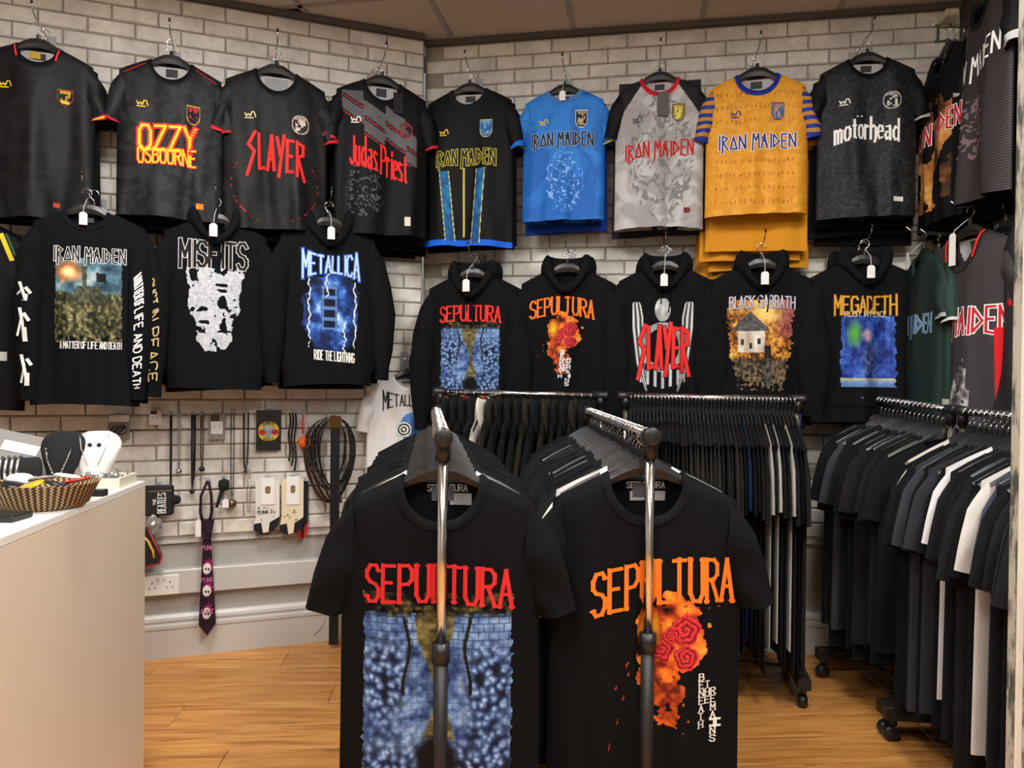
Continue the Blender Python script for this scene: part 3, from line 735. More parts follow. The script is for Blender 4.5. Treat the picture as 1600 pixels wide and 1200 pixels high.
def art_storm(U, V):          # blue cloud column with white lightning
    n = fbm(U*7, V*9, 51, 5); n2 = fbm(U*24, V*30, 2, 3)
    d = np.hypot((U-0.5)/0.46, (V-0.5)/0.5)
    col = pal(np.clip(n*1.25-0.2+0.35*(1-d), 0, 1), [(0, H('#05070f')), (0.35, H('#12275c')), (0.62, H('#2f62b8')), (0.9, H('#a9cdf6')), (1, H('#f4faff'))])
    al = (d+0.7*(n-0.5) < 1.05)
    blk = (np.abs(U-0.47) < 0.13) & (V > 0.16) & (V < 0.72)
    col = np.where(blk[..., None], mixc(H('#0b1330'), H('#6f9be0'), ((np.sin(V*46) > 0.55) | (np.abs(np.abs(U-0.47)-0.11) < 0.014)).astype(float)*0.8), col)
    for (x0, amp, fq, ph) in ((0.12, 0.05, 21, 0.2), (0.88, 0.06, 17, 2), (0.4, 0.07, 26, 1), (0.7, 0.06, 30, 4)):
        px = x0+amp*np.abs(((V*fq/6.28+ph) % 1)-0.5)*1.4+0.05*(np.abs(((V*fq/2.3+ph) % 1)-0.5)-0.25)
        vm = (V < 0.95) if x0 in (0.12, 0.88) else ((V > 0.6) if x0 == 0.7 else (V < 0.3))
        m = (np.abs(U-px) < 0.009) & vm
        col = np.where(m[..., None], H('#eaf4ff'), col); al = al | m
    return col, al.astype(float)
def art_field(U, V):          # grey-blue sky with an orange burst over an olive battlefield
    n = fbm(U*8, V*9, 61, 5); n2 = fbm(U*26, V*26, 14, 3)
    sky = pal(np.clip(n, 0, 1), [(0.2, H('#1e3440')), (0.5, H('#4d7488')), (0.8, H('#a7bcc0'))])
    b = np.clip(1.25-np.hypot((U-0.2)/0.22, (V-0.16)/0.13)+0.5*(n-0.5), 0, 1)
    sky = mixc(sky, H('#ef7a2a'), b); sky = mixc(sky, H('#ffe3a0'), (b-0.6)*2.5)
    g = pal(np.clip(n2*1.2-0.1, 0, 1), [(0.1, H('#0d0f0a')), (0.45, H('#3e4028')), (0.7, H('#857d52')), (1, H('#d6cfae'))])
    t = np.clip((V-0.40+0.12*(n-0.5))/0.03, 0, 1); col = sky*(1-t[..., None])+g*t[..., None]
    hull = ((np.abs(U-0.52) < 0.30) & (V > 0.42) & (V < 0.56)) | ((np.abs(U-0.5) < 0.17) & (V > 0.33) & (V < 0.44)) | ((np.abs(U-0.44) < 0.03) & (V > 0.08) & (V < 0.4))
    col = mixc(col, mixc(H('#23261a'), H('#6d6b48'), n2*1.6-0.4), hull*0.9)
    fl = (U > 0.6) & (U < 0.76) & (V > 0.13+0.05*U) & (V < 0.24+0.05*U)
    col = np.where(fl[..., None], H('#0c0d0e'), col)
    e = np.minimum(U, 1-U)/0.03+0.8*(n2-0.4)
    return col, ((e > 0.1) & ~((V > 0.93) & (n2 < 0.45))).astype(float)
def art_wings(U, V):          # silver feather fans either side of a pale ring
    n = fbm(U*10, V*12, 71, 4); x = np.abs(U-0.5)*2
    al = np.zeros(U.shape, bool); g = np.zeros(U.shape)
    a0 = np.interp(V, [0, 0.06, 0.2, 0.5, 0.85, 1], [0.86, 0.70, 0.62, 0.60, 0.52, 0.46]); a1 = np.interp(V, [0, 0.06, 0.3, 0.7, 1], [0.9, 1.0, 1.0, 0.86, 0.52])
    w_ = (x > a0) & (x < a1) & (V > 0.03); al |= w_
    g = np.where(w_, 0.5+0.5*np.sin((x-a0)/(a1-a0+1e-3)*16+V*3), g)
    r = np.hypot((U-0.5)/0.34, (V-0.52)/0.26); ring = np.abs(r-0.9) < 0.13; al |= ring; g = np.where(ring, 0.35+0.6*n, g)
    tail = (x < 0.75) & (V > 0.76) & (V < 0.97-0.1*x) & (np.sin(U*52) > -0.2); al |= tail; g = np.where(tail, 0.3+0.6*np.sin(U*52), g)
    cap = (np.hypot((U-0.5)/0.13, (V-0.12)/0.13) < 1) ; al |= cap; g = np.where(cap, 0.25+0.9*n, g)
    return pal(np.clip(g, 0, 1), [(0, H('#1b1c1f')), (0.4, H('#74777c')), (1, H('#e9eaec'))]), al.astype(float)
def art_autumn(U, V):         # autumn trees, pale cottage, water below
    n = fbm(U*9, V*11, 81, 5); n2 = fbm(U*34, V*40, 4, 3)
    col = pal(np.clip(n*0.7+n2*0.7-0.25, 0, 1), [(0, H('#17100c')), (0.3, H('#6b3a1c')), (0.5, H('#cf8a2c')), (0.75, H('#f1c765')), (1, H('#f3dfb0'))])
    pk = np.clip((U-0.62)*4, 0, 1)*np.clip((0.5-V)*5, 0, 1); col = mixc(col, mixc(H('#5a1d33'), H('#d77a7d'), n2*1.4-0.2), pk*0.85)
    sky = np.exp(-((U-0.55)/0.22)**2-((V-0.1)/0.16)**2); col = mixc(col, H('#f6d27e'), sky)
    house = (U > 0.17) & (U < 0.56) & (V > 0.33) & (V < 0.57); col = np.where(house[..., None], mixc(H('#a99b86'), H('#f2ebdd'), n*1.6-0.3), col)
    roof = (V > 0.12+0.75*np.abs(U-0.35)) & (V < 0.34) & (np.abs(U-0.35) < 0.26); col = np.where(roof[..., None], mixc(H('#2a2728'), H('#807c7c'), n2), col)
    for (wx, wy) in ((0.24, 0.46), (0.48, 0.45), (0.37, 0.5)):
        m = (np.abs(U-wx) < 0.022) & (np.abs(V-wy) < 0.03); col = np.where(m[..., None], H('#2b2a26'), col)
    fig = (np.abs(U-0.6) < 0.05) & (V > 0.5); col = mixc(col, H('#11100e'), fig*0.92)
    wt = np.clip((V-0.62)/0.04, 0, 1); col = mixc(col, mixc(H('#141414'), H('#8d8778'), n2*1.8-0.5), wt*0.8)
    e = np.interp(V, [0, 0.15, 0.6, 1], [0.46, 0.5, 0.44, 0.30])-np.abs(U-0.5)+0.16*(n2-0.5)
    return col, ((e > 0.0) & ~((V > 0.75) & (n2 < 0.25+0.5*(V-0.75)*2))).astype(float)
def art_night_room(U, V):     # deep blue hall, green glow, pale table below
    n = fbm(U*8, V*9, 91, 5); n2 = fbm(U*28, V*30, 6, 3)
    col = pal(np.clip(n*0.8+n2*0.4-0.15, 0, 1), [(0, H('#060a1c')), (0.35, H('#1d3284')), (0.65, H('#3f6ac6')), (1, H('#a3c3ee'))])
    lines = (np.abs(((U*9) % 1)-0.5) > 0.46) & (V < 0.4); col = mixc(col, H('#0a1030'), lines*0.7)
    gl = np.clip(1.3-np.hypot((U-0.24)/0.12, (V-0.22)/0.16), 0, 1); col = mixc(col, H('#55a43f'), gl)
    body = np.clip(1.2-np.hypot((U-0.52)/0.17, (V-0.52)/0.22)+0.6*(n-0.5), 0, 1); col = mixc(col, mixc(H('#0d1330'), H('#6d86c8'), n2*1.5-0.2), body*1.2)
    hl = np.clip(1.2-np.hypot((U-0.46)/0.1, (V-0.24)/0.09), 0, 1); col = mixc(col, mixc(H('#8a6aa8'), H('#d9b5a4'), n2*1.4), hl*1.3)
    tb = (V > 0.76) & (V < 0.95); col = np.where(tb[..., None], pal(V, [(0.76, H('#d9cf8a')), (0.8, H('#7fa0d6')), (0.95, H('#2a4c9c'))])*(0.8+0.35*n2)[..., None], col)
    e = np.minimum(U, 1-U)/0.1+0.9*(n2-0.45)
    return col, (e > 0.3).astype(float)
def art_blue_blob(U, V):      # small blue shape with a ringed disc above a black box
    n = fbm(U*8, V*8, 33, 3)
    r = np.hypot((U-0.36)/0.24, (V-0.44)/0.18); al = np.zeros(U.shape, bool); col = np.ones(U.shape+(3,))
    bl = (np.hypot((U-0.58)/0.30, (V-0.36)/0.30)+0.8*(n-0.5) < 1); al |= bl; col = np.where(bl[..., None], mixc(H('#2f66b5'), H('#7ea9e0'), n), col)
    m = r < 1; al |= m; col = np.where(m[..., None], np.where((((r*2.6) % 1) > 0.45)[..., None], H('#161618'), H('#e9e9e6')), col)
    bx = (U > 0.25) & (U < 0.85) & (V > 0.68); al |= bx; col = np.where(bx[..., None], np.where(((V > 0.72) & (V < 0.78))[..., None], H('#cdbb3a'), H('#2b2726')), col)
    return col, al.astype(float)
def art_bands(U, V):          # grey lightning bands
    z = U+0.0*V; f = V-0.62*U+0.07*np.sign(np.sin(U*11)); al = ((f > -0.12) & (f < 0.10)) | ((f > 0.16) & (f < 0.33))
    col = mixc(H('#4b4b4e'), H('#66676b'), fbm(U*5, V*5, 3)); red = (np.abs(f-0.13) < 0.012) | (np.abs(f-0.36) < 0.012)
    col = np.where(red[..., None], H('#a02a32'), col); return col, (al | red).astype(float)
def art_lines(c, seed=0, dens=0.07):
    dens = dens*2.2
    def fn(U, V):
        n = fbm(U*4, V*5, seed, 4); m = np.abs(((n*6) % 1)-0.5) < dens
        r = np.hypot((U-0.5)/0.5, (V-0.5)/0.5); return np.ones(U.shape+(3,))*H(c), (m & (r < 1)).astype(float)
    return fn
def art_ring(c):
    def fn(U, V):
        r = np.hypot((U-0.5)*2, (V-0.5)*2); th = np.arctan2(V-0.5, U-0.5)
        m = (np.abs(r-0.95) < 0.012) | (np.abs(r-0.86) < 0.008)
        return np.ones(U.shape+(3,))*H(c), (m & (V > 0.25)).astype(float)
    return fn
# ------------------------------------------------------------------ garments on the walls
BLK = rgb('#0e0e10'); INKY = rgb('#0c0e12'); CHAR = rgb('#2b2b2e')
class Worn:
    """a garment placed on a hanger: canonical cloth scaled to size, with a pixel-to-cloth ruler for the print layout"""
    def __init__(s, name, label, cat, px, py, sw, hem, wall, off, color=BLK, mat=None, seed=0, kind='short', yaw=None, D=None, group=None, collar=None, nd=0.085, vneck=False, fold=0.020, T=0.05, sleeves=None, hood=False, so=0.0, Ls=None, nw=0.08, hanger_label=None, cell=1.0):
        if wall in ('L', 'B'):
            pos, t = on_wall(px, py, wall, off); d = dl if wall == 'L' else db; rz = AL if wall == 'L' else AB
        else:
            pos = W(px, py, D); t = D; rz = yaw; d = Vector((math.cos(yaw), math.sin(yaw)))
        k = d.x-((px-800)/F)*d.y
        s.px, s.py = px, py; s.mz = t/F; s.mx = t/F/k
        S = sw*s.mx/0.2 if wall in ('L', 'B') else sw/0.2
        s.S = S; L = (hem-py)*s.mz/S if wall in ('L', 'B') else hem
        s.pos, s.rz = pos, rz
        prof = [(0, 0.2), (0.07, 0.205), (0.25, 0.212), (L, 0.214)]
        if kind == 'long' and hood: prof = [(0, 0.2), (0.07, 0.208), (0.3, 0.222), (L-0.075, 0.218), (L-0.06, 0.198), (L, 0.192)]
        g = s.g = Garment(hs=0.2, prof=prof, L=L, nd=nd, vneck=vneck, fold=fold, T=T, seed=seed, sleeve=kind, so=so, Ls=Ls, nw=nw)
        sep = sleeves is not None
        o = s.o = ob(name, g.body_mesh(name, not sep), mat or M['cotton'], None, color)
        o.location = pos; o.rotation_euler = (0, 0, rz); o.scale = (S, S, S)
        tag(o, label, cat, group)
        if sep:
            for sd in (-1, 1): ob('sleeve', MB().grid(g.sleeve_rings(sd)).mesh('sleeve', True), sleeves[0], o, sleeves[1])
        cc = collar if collar is not None else color
        if hood:
            ob('hood', hood_mesh(g), M['cotton'], o, color)
            for x in (-0.022, 0.02): ob('drawstring', cord_mesh(g, x, -0.075, -0.17-0.04*(x > 0)), M['cotton'], o, tuple(c*0.7 for c in color))
            if wall == 'B': pk = [[(x, float(g.y(x, z))-0.005, z) for x in np.linspace(-0.125-0.02*(i > 3), 0.125+0.02*(i > 3), 12)] for i, z in enumerate(np.linspace(-L+0.155, -L+0.07, 9))]
            if wall == 'B': ob('pocket', MB().grid(pk).mesh('pocket', True), M['cotton'], o, color)
        else:
            ob('collar', g.band_mesh(), M['poly'] if mat else M['cotton'], o, cc)
            if mat: g.picture(o, lambda U, V: (np.ones(U.shape+(3,))*H('#b4b3b4'), (np.hypot((U-0.5)*2.02, V*1.02) < 1).astype(float)), -nw, nw, -nd*1.05, -0.019, 0.006, -0.003, 'lining', True)
            g.picture(o, patch('#3a3a3e' if mat else '#55555a'), -0.024, 0.024, -nd*0.62, -0.026, 0.02, -0.0045, 'neck_label', True)
        hp = (pos.x, pos.y, pos.z)
        s.h = hanger(hp, rz, hanger_label or 'hanger holding the '+' '.join(label.split()[:12]).rstrip(','), None, seed % 2 == 0)
        s.h.scale = (S, S, S)
    def X(s, px): return (px-s.px)*s.mx/s.S
    def Z(s, py): return -(py-s.py)*s.mz/s.S
    def txt(s, t, x0, x1, y0, y1, color, **k):
        return s.g.text(s.o, t, s.X((x0+x1)/2), s.Z((y0+y1)/2), (x1-x0)*s.mx/s.S, (y1-y0)*s.mz/s.S, color, **k)
    def pic(s, fn, x0, x1, y0, y1, cell=0.0045, **k):
        return s.g.picture(s.o, fn, s.X(x0), s.X(x1), s.Z(y1), s.Z(y0), cell, **k)
    def cuffs(s, color, t0=0.9, mat=None):
        for sd in (-1, 1): ob('cuff_trim', MB().grid(s.g.sleeve_rings(sd, t0, 1.003, 3, 0.0015)).mesh('cuff_trim', True), mat or M['poly'], s.o, color)
    def hemband(s, color, h=0.03):
        g = s.g; mb = MB()
        for bk in (False, True):
            P = []
            for i in range(4):
                z = lambda x: g.hem(x)+h*(1-i/3)
                row = []
                for th in np.linspace(-math.pi/2, math.pi/2, 40):
                    x = 0.2*math.sin(th); zz = float(z(np.array(x))); xx = float(g.hwz(np.array(zz)))*math.sin(th)*1.004
                    yy = float(g.y(xx/1.004, zz, bk)); row.append((xx, yy+(0.0015 if bk else -0.0015), zz))
                P.append(row)
            mb.grid(P)
        ob('hem_trim', mb.mesh('hem_trim', True), M['poly'], s.o, color)
    def tagcard(s, dx=0.0, z=-0.065, h=0.05, cord=True):
        x = dx; y = float(s.g.y(x, -s.g.nd-0.03))-(0.05 if any(c.name.startswith('hood') for c in s.o.children) else 0.014)
        t = ob('price_tag', MB().prism([(x-0.016, z-h), (x+0.016, z-h), (x+0.016, z-0.008), (x+0.008, z), (x-0.008, z), (x-0.016, z-0.008)], y-0.0008, y+0.0008).mesh('price_tag'), M['white'], s.o)
        MB().tube([(0.001, -0.009, 0.052), (x*0.5, y*0.8-0.01, 0.01), (x, y, z-0.006)], 0.0011, 5).obj('string', M['white'], t)
def hook_arm(w_, label, n_hooks=3):
    """slat wall arm that carries the hangers"""
    P, n, a = (Pl, nl, AL) if w_.wall == 'L' else (Pb, nb, AB)
    top = w_.pos.z+(HOOK_Z+0.0005)*w_.S
    d = (Vector((w_.pos.x, w_.pos.y))-P).dot(n)
    t = empty('display_hook', (w_.pos.x-n.x*d, w_.pos.y-n.y*d, top), a)
    MB().box(-0.02, 0.02, -0.012, -0.006, -0.055, 0.03, 0.002).obj('back_plate', M['clear'], t)
    MB().tube([(0, -0.008, 0), (0, -d-0.05, 0), (0, -d-0.085, 0.012), (0, -d-0.10, 0.035)], 0.0028, 8).obj('arm', M['wire'], t, True)
    MB().tube([(0, -d-0.098, 0.030), (0, -d-0.102, 0.044)], 0.0045, 8).obj('tip', M['blackplastic'], t, True)
    tag(t, label, 'hook'); return t
PLAIN = {}
def plain_mesh(kind, seed, L=0.72, T=0.04, hood=False):
    key = (kind, seed, L, T, hood)
    if key not in PLAIN:
        prof = [(0, 0.2), (0.07, 0.208), (0.3, 0.222), (L-0.075, 0.218), (L-0.06, 0.198), (L, 0.192)] if hood else None
        g = Garment(L=L, T=T, seed=seed, sleeve=kind, nu=28, nv=16, fold=0.016, prof=prof, nd=0.07 if hood else 0.085); g.sn = 10
        mb = MB(); mb.grid(g.sheet()); mb.grid(g.sheet(True))
        for sd in (-1, 1): mb.grid(g.sleeve_rings(sd, n=10, M_=8))
        if hood:
            hm = hood_mesh(g); mb.add([v.co for v in hm.vertices], [tuple(f.vertices) for f in hm.polygons])
        else:
            bm_ = g.band_mesh(); mb.add([v.co for v in bm_.vertices], [tuple(f.vertices) for f in bm_.polygons])
        m = mb.mesh('garment', True); m.materials.append(M['cotton']); PLAIN[key] = m
    return PLAIN[key]
def behind(w_, n, name, label, color, kind='short', drop=0.012, L=0.72, step=0.034, hood=False, lat=0.008, group=None):
    P, nn, d = (Pl, nl, dl) if w_.wall == 'L' else (Pb, nb, db)
    for i in range(n):
        o = ob(name, plain_mesh(kind, (i+int(w_.px)) % 3, L, 0.04, hood)); off = step*(i+1)+0.02
        s_ = lat*(1 if i % 2 == 0 else -0.6)*(i+1)
        o.location = (w_.pos.x-nn.x*off+d.x*s_, w_.pos.y-nn.y*off+d.y*s_, w_.pos.z-drop*(i+1)*0.0)
        o.rotation_euler = (0, 0, w_.rz); o.scale = (w_.S, w_.S*0.38, w_.S*(1+drop*(i+1))); o.color = (*color, 1)
        tag(o, label, 'jersey' if kind == 'short' else 'hoodie', group or label)
        h = hanger(o.location, w_.rz, 'hanger of the '+' '.join(label.split()[:12]), None, i % 2 == 0); h['group'] = 'hangers behind: '+(group or label); h.scale = (w_.S, w_.S, w_.S)
def wa(w_, x, y, c):           # small squiggle maker's mark on the chest
    q = [(-0.02, 0.006, -0.014, -0.008), (-0.014, -0.008, -0.007, 0.002), (-0.007, 0.002, 0, -0.008), (0, -0.008, 0.006, 0.010), (0.006, 0.010, 0.014, 0.010), (0.014, 0.010, 0.02, -0.010), (-0.02, -0.014, 0.012, -0.014)]
    X, Z = w_.X(x), w_.Z(y); w_.g.strips(w_.o, 'chest_mark', [(X+a*1.1, Z+b*1.1, X+c_*1.1, Z+d*1.1, 0.0022) for a, b, c_, d in q], 0.003, c)
def wg(*a, **k):
    o = Worn(*a, **k); o.wall = k.get('wall', a[7] if len(a) > 7 else None); return o
YEL = (0.93, 0.80, 0.18); RED = (0.90, 0.17, 0.16); WHT = (0.93, 0.93, 0.92); ORG = (0.95, 0.47, 0.13)
M['camo'] = jersey_mat('jersey_camo', rgb('#101012'), rgb('#222226'), 13, 'camo')
M['camo2'] = jersey_mat('jersey_camo_soft', rgb('#0e0e0f'), rgb('#18181a'), 9, 'camo')
M['cells'] = jersey_mat('jersey_doodle', rgb('#151618'), rgb('#2a2b2e'), 28, 'cells')
M['bluej'] = jersey_mat('jersey_blue', rgb('#1f63b8'), rgb('#2f7fd6'), 4, 'camo')
M['greyj'] = jersey_mat('jersey_grey', rgb('#9a9797'), rgb('#b9b7b7'), 7, 'camo')
M['goldj'] = jersey_mat('jersey_gold', rgb('#d18e26'), rgb('#dc9c30'), 20, 'camo')
M['goldstripe'] = jersey_mat('jersey_stripe', rgb('#1f2f8c'), rgb('#b3802e'), 9, 'bands')
M['band'] = jersey_mat('jersey_bands', rgb('#1d1b1c'), rgb('#3b3638'), 34, 'bands')
# top row, left wall
a = wg('football_jersey', 'black jersey with a yellow and red crest, leftmost of the top row', 'jersey', 60, 72, 86, 345, 'L', 0.20, BLK, M['camo2'], 11, nw=0.075)
a.pic(shield('#b8452c', '#1b1a12', '#e5b73c', 'home', 1), 92, 119, 138, 166, 0.0022); wa(a, 13, 140, YEL); a.cuffs(rgb('#b0202a')); a.pic(patch('#b8482c'), 88, 97, 317, 324, 0.004, name='hem_label')
ob('cuff_stripe', MB().grid(a.g.sleeve_rings(1, 0.93, 0.97, 2, 0.003)).mesh('cuff_stripe', True), M['poly'], a.o, rgb('#e0c02c'))
for s_ in (-1, 1): a.g.strips(a.o, 'collar_piping', [(s_*0.083, -0.002, s_*0.07, -0.065, 0.0035)], 0.006, RED)
a.pic(patch('#c9a53c'), 44, 62, 80, 90, 0.003, back=True, off=-0.006)
hook_arm(a, 'wire display hook above the leftmost black jersey'); behind(a, 2, 'football_jersey', 'black jersey hanging behind the leftmost crest jersey', BLK)
a = wg('football_jersey', 'dark camouflage jersey with yellow and red two-line lettering', 'jersey', 268, 97, 78, 342, 'L', 0.20, BLK, M['camo'], 12, nd=0.095)
a.txt('OZZY', 221, 307, 203, 240, YEL, wd=0.14, outline=RED, ow=0.09, slant=0.03); a.txt('OSBOURNE', 219, 308, 238, 260, YEL, wd=0.14, outline=RED, ow=0.08, taper=0.15)
a.pic(shield('#d9bf50', '#151518', '#c42a30', 'shield', 2), 293, 315, 165, 196, 0.0022); wa(a, 225, 170, YEL); a.cuffs(rgb('#c01e30'), 0.94); a.pic(patch('#c9822c'), 309, 321, 318, 327, 0.004)
for s_ in (-1, 1): a.g.strips(a.o, 'shoulder_piping', [(s_*0.10, -0.028, s_*0.185, -0.078, 0.0016)], 0.003, (0.75, 0.15, 0.17))
hook_arm(a, 'wire display hook above the yellow-lettered camouflage jersey'); behind(a, 2, 'football_jersey', 'dark jersey hanging behind the yellow-lettered camouflage jersey', BLK)
a = wg('football_jersey', 'black jersey with jagged red lettering and a round star badge', 'jersey', 432, 112, 76, 362, 'L', 0.20, BLK, M['camo2'], 13, nd=0.10)
a.txt('SLAYER', 388, 476, 222, 270, RED, wd=0.15, style=SLAYER, slant=-0.06); a.pic(shield('#b8a99a', '#2a2426', '#cfc2b6', 'round', 3), 455, 484, 180, 211, 0.0022); wa(a, 392, 188, (0.88, 0.82, 0.6)); a.cuffs(rgb('#d0202c'), 0.93)
a.pic(art_ring('#a3242a'), 360, 502, 230, 356, 0.004); a.pic(patch('#97979a'), 414, 450, 122, 140, 0.004, back=True, off=-0.006)
hook_arm(a, 'wire display hook above the jersey with jagged red lettering'); behind(a, 2, 'football_jersey', 'black jersey hanging behind the jagged red lettered jersey', BLK)
a = wg('football_jersey', 'black jersey with grey lightning bands and angular red lettering', 'jersey', 597, 128, 68, 368, 'L', 0.20, BLK, M['poly'], 14, nd=0.10)
a.pic(art_bands, 535, 650, 150, 260, 0.004); a.txt('Judas Priest', 548, 634, 232, 274, RED, wd=0.13, slant=-0.28); a.pic(shield('#a02a30', '#1c191b', '#8c3034', 'round', 4), 617, 644, 190, 217, 0.0022); wa(a, 556, 194, WHT)
a.cuffs(rgb('#c8283a'), 0.92); a.pic(art_lines('#4a4a4e', 5, 0.09), 540, 600, 258, 350, 0.004); a.pic(patch('#d9d2c0'), 630, 639, 340, 354, 0.004)
t_ = a.g.picture(a.o, patch('#1c1b1c'), 0.045, 0.09, -0.15, -0.055, 0.02, 0.012, 'hang_tag')
hook_arm(a, 'wire display hook above the lightning band jersey'); behind(a, 4, 'football_jersey', 'black jersey hanging behind the lightning band jersey', BLK, drop=0.02)
# top row, back wall
a = wg('football_jersey', 'black jersey with yellow outlined lettering and bright blue hem', 'jersey', 734, 140, 64, 386, 'B', 0.20, BLK, M['poly'], 15, nd=0.085, collar=rgb('#1c1c1e'))
a.txt('IRON MAIDEN', 686, 777, 238, 260, (0.07, 0.07, 0.07), style=MAIDEN, wd=0.14, outline=(0.82, 0.78, 0.28), ow=0.06, arc=0.10)
def stripe(U, V): return np.where((np.minimum(U, 1-U) < 0.09)[..., None], H('#d9d27a'), mixc(H('#14406e'), H('#2f86c0'), fbm(U*3, V*14, 4)*1.5-0.3)), np.ones(U.shape)
def lean(fn, k): return lambda U, V: (fn(np.clip((U-k*V)/(1-abs(k)) if k > 0 else (U-abs(k)*(1-V))/(1-abs(k)), 0, 1), V)[0], (((U-k*V)/(1-abs(k)) if k > 0 else (U-abs(k)*(1-V))/(1-abs(k)))*1.0 >= 0).astype(float)*((((U-k*V)/(1-abs(k))) if k > 0 else (U-abs(k)*(1-V))/(1-abs(k))) <= 1))
a.pic(lean(stripe, 0.42), 691, 718, 270, 378, 0.003); a.pic(lean(stripe, -0.3), 741, 764, 268, 383, 0.003); a.pic(patch('#b9b46a'), 728, 731, 266, 372, 0.004)
a.pic(shield('#d9d8a0', '#2a5f9c', '#7fb0d8', 'shield', 5), 753, 773, 192, 221, 0.0022); wa(a, 698, 209, YEL); a.cuffs(rgb('#1f6fd0'), 0.88); a.hemband(rgb('#1c62d8'), 0.028)
hook_arm(a, 'wire display hook above the blue-hemmed black jersey'); behind(a, 2, 'football_jersey', 'black jersey hanging behind the blue-hemmed jersey', BLK, drop=0.02)
a = wg('football_jersey', 'bright blue jersey with black outlined lettering, a price tag at its neck', 'jersey', 882, 141, 60, 345, 'B', 0.17, rgb('#2a72c8'), M['bluej'], 16, nd=0.06, collar=rgb('#4f7fc4'))
a.txt('IRON MAIDEN', 832, 928, 211, 231, (0.05, 0.07, 0.12), style=MAIDEN, wd=0.14, outline=(0.62, 0.70, 0.80), ow=0.05, arc=0.08); a.pic(shield('#c9d0d8', '#141a30', '#b9a878', 'shield', 6), 900, 920, 176, 205, 0.0022); wa(a, 852, 193, YEL)
a.pic(art_lines('#7fb4ec', 7, 0.06), 855, 915, 238, 335, 0.003); a.tagcard(-0.005, -0.02); a.cuffs(rgb('#d8c83a'), 0.95)
hook_arm(a, 'wire display hook above the bright blue jersey'); behind(a, 1, 'football_jersey', 'black jersey hanging behind the bright blue jersey', rgb('#12307c'))
a = wg('football_jersey', 'light grey jersey with black raglan sleeves and red lettering', 'jersey', 1031, 122, 65, 358, 'B', 0.20, rgb('#aeacac'), M['greyj'], 17, nd=0.085, collar=rgb('#c41e30'), sleeves=(M['poly'], BLK))
def yoke(sd): return lambda U, V: (np.ones(U.shape+(3,))*H('#1a1a1c'), (((U-0.5)*2*sd > 0.36+0.75*V)).astype(float))
for sd in (-1, 1): a.pic(yoke(sd), 967, 1095, 128, 196, 0.004, off=0.0014, name='raglan_panel'); a.txt('IRON MAIDEN', 978, 1083, 225, 248, RED, style=MAIDEN, wd=0.14, outline=(0.86, 0.8, 0.8), ow=0.05, arc=0.06, slant=0.05)
a.pic(art_lines('#7e7c7c', 8, 0.08), 985, 1085, 150, 350, 0.004); a.pic(shield('#141414', '#8a7a2c', '#d9c860', 'shield', 7), 1050, 1071, 167, 195, 0.0022); wa(a, 997, 189, (0.2, 0.2, 0.25)); a.pic(patch('#7c2a30'), 1070, 1080, 328, 336, 0.004)
t_ = a.g.picture(a.o, patch('#5d5552'), -0.01, 0.045, -0.20, -0.085, 0.02, 0.012, 'hang_tag')
hook_arm(a, 'wire display hook above the light grey jersey'); behind(a, 2, 'football_jersey', 'black jersey hanging behind the light grey raglan jersey', rgb('#2a2b30'), drop=0.025)
a = wg('football_jersey', 'golden yellow jersey with blue collar and blue lettering', 'jersey', 1183, 116, 75, 336, 'B', 0.22, rgb('#d6942a'), M['goldj'], 18, nd=0.09, collar=rgb('#1f2f8c'), sleeves=(M['goldstripe'], None))
a.txt('IRON MAIDEN', 1122, 1241, 215, 236, (0.13, 0.20, 0.55), style=MAIDEN, wd=0.14, outline=(0.93, 0.9, 0.82), ow=0.06)
rg = random.Random(5); q = []
for row in range(9):
    for k in range(17):
        x = a.X(1120+k*7.4+rg.uniform(-1, 1)); z = a.Z(150+row*21)
        if 205 < 150+row*21 < 240: continue
        for _ in range(3): q.append((x+rg.uniform(-.006, .006), z+rg.uniform(-.012, .012), x+rg.uniform(-.006, .006), z+rg.uniform(-.012, .012), 0.0012))
a.g.strips(a.o, 'glyph_pattern', q, 0.0018, (0.62, 0.40, 0.10))['kind'] = 'stuff'; a.pic(shield('#2c3560', '#3d62a0', '#c98c3c', 'shield', 8), 1203, 1225, 165, 194, 0.0022); wa(a, 1149, 180, (0.15, 0.2, 0.5)); a.cuffs(rgb('#1f2f8c'), 0.93)
hook_arm(a, 'wire display hook above the golden yellow jersey'); behind(a, 4, 'football_jersey', 'golden jersey hanging behind the front golden jersey', rgb('#cf8c26'), drop=0.05, lat=0.01)
a = wg('football_jersey', 'black doodle-pattern jersey with white blackletter lettering', 'jersey', 1355, 92, 73, 340, 'B', 0.22, BLK, M['cells'], 19, nd=0.085, sleeves=(M['poly'], BLK))
a.txt('motorhead', 1303, 1401, 190, 220, WHT, wd=0.17, contrast=0.35, outline=(0.25, 0.25, 0.25), ow=0.05, arc=0.22); a.g.strips(a.o, 'umlaut', [(a.X(1336), a.Z(188), a.X(1337), a.Z(186), 0.004), (a.X(1343), a.Z(187), a.X(1344), a.Z(185), 0.004)], 0.0032, WHT)
a.pic(shield('#b9b9b6', '#161617', '#c9c9c6', 'round', 9), 1376, 1405, 149, 177, 0.0022); wa(a, 1317, 162, WHT); a.pic(patch('#d9d9d4'), 1393, 1409, 312, 319, 0.004); a.cuffs(rgb('#b9b9b9'), 0.93)
hook_arm(a, 'wire display hook above the black doodle-pattern jersey'); behind(a, 3, 'football_jersey', 'black jersey hanging behind the blackletter jersey', BLK, drop=0.05)
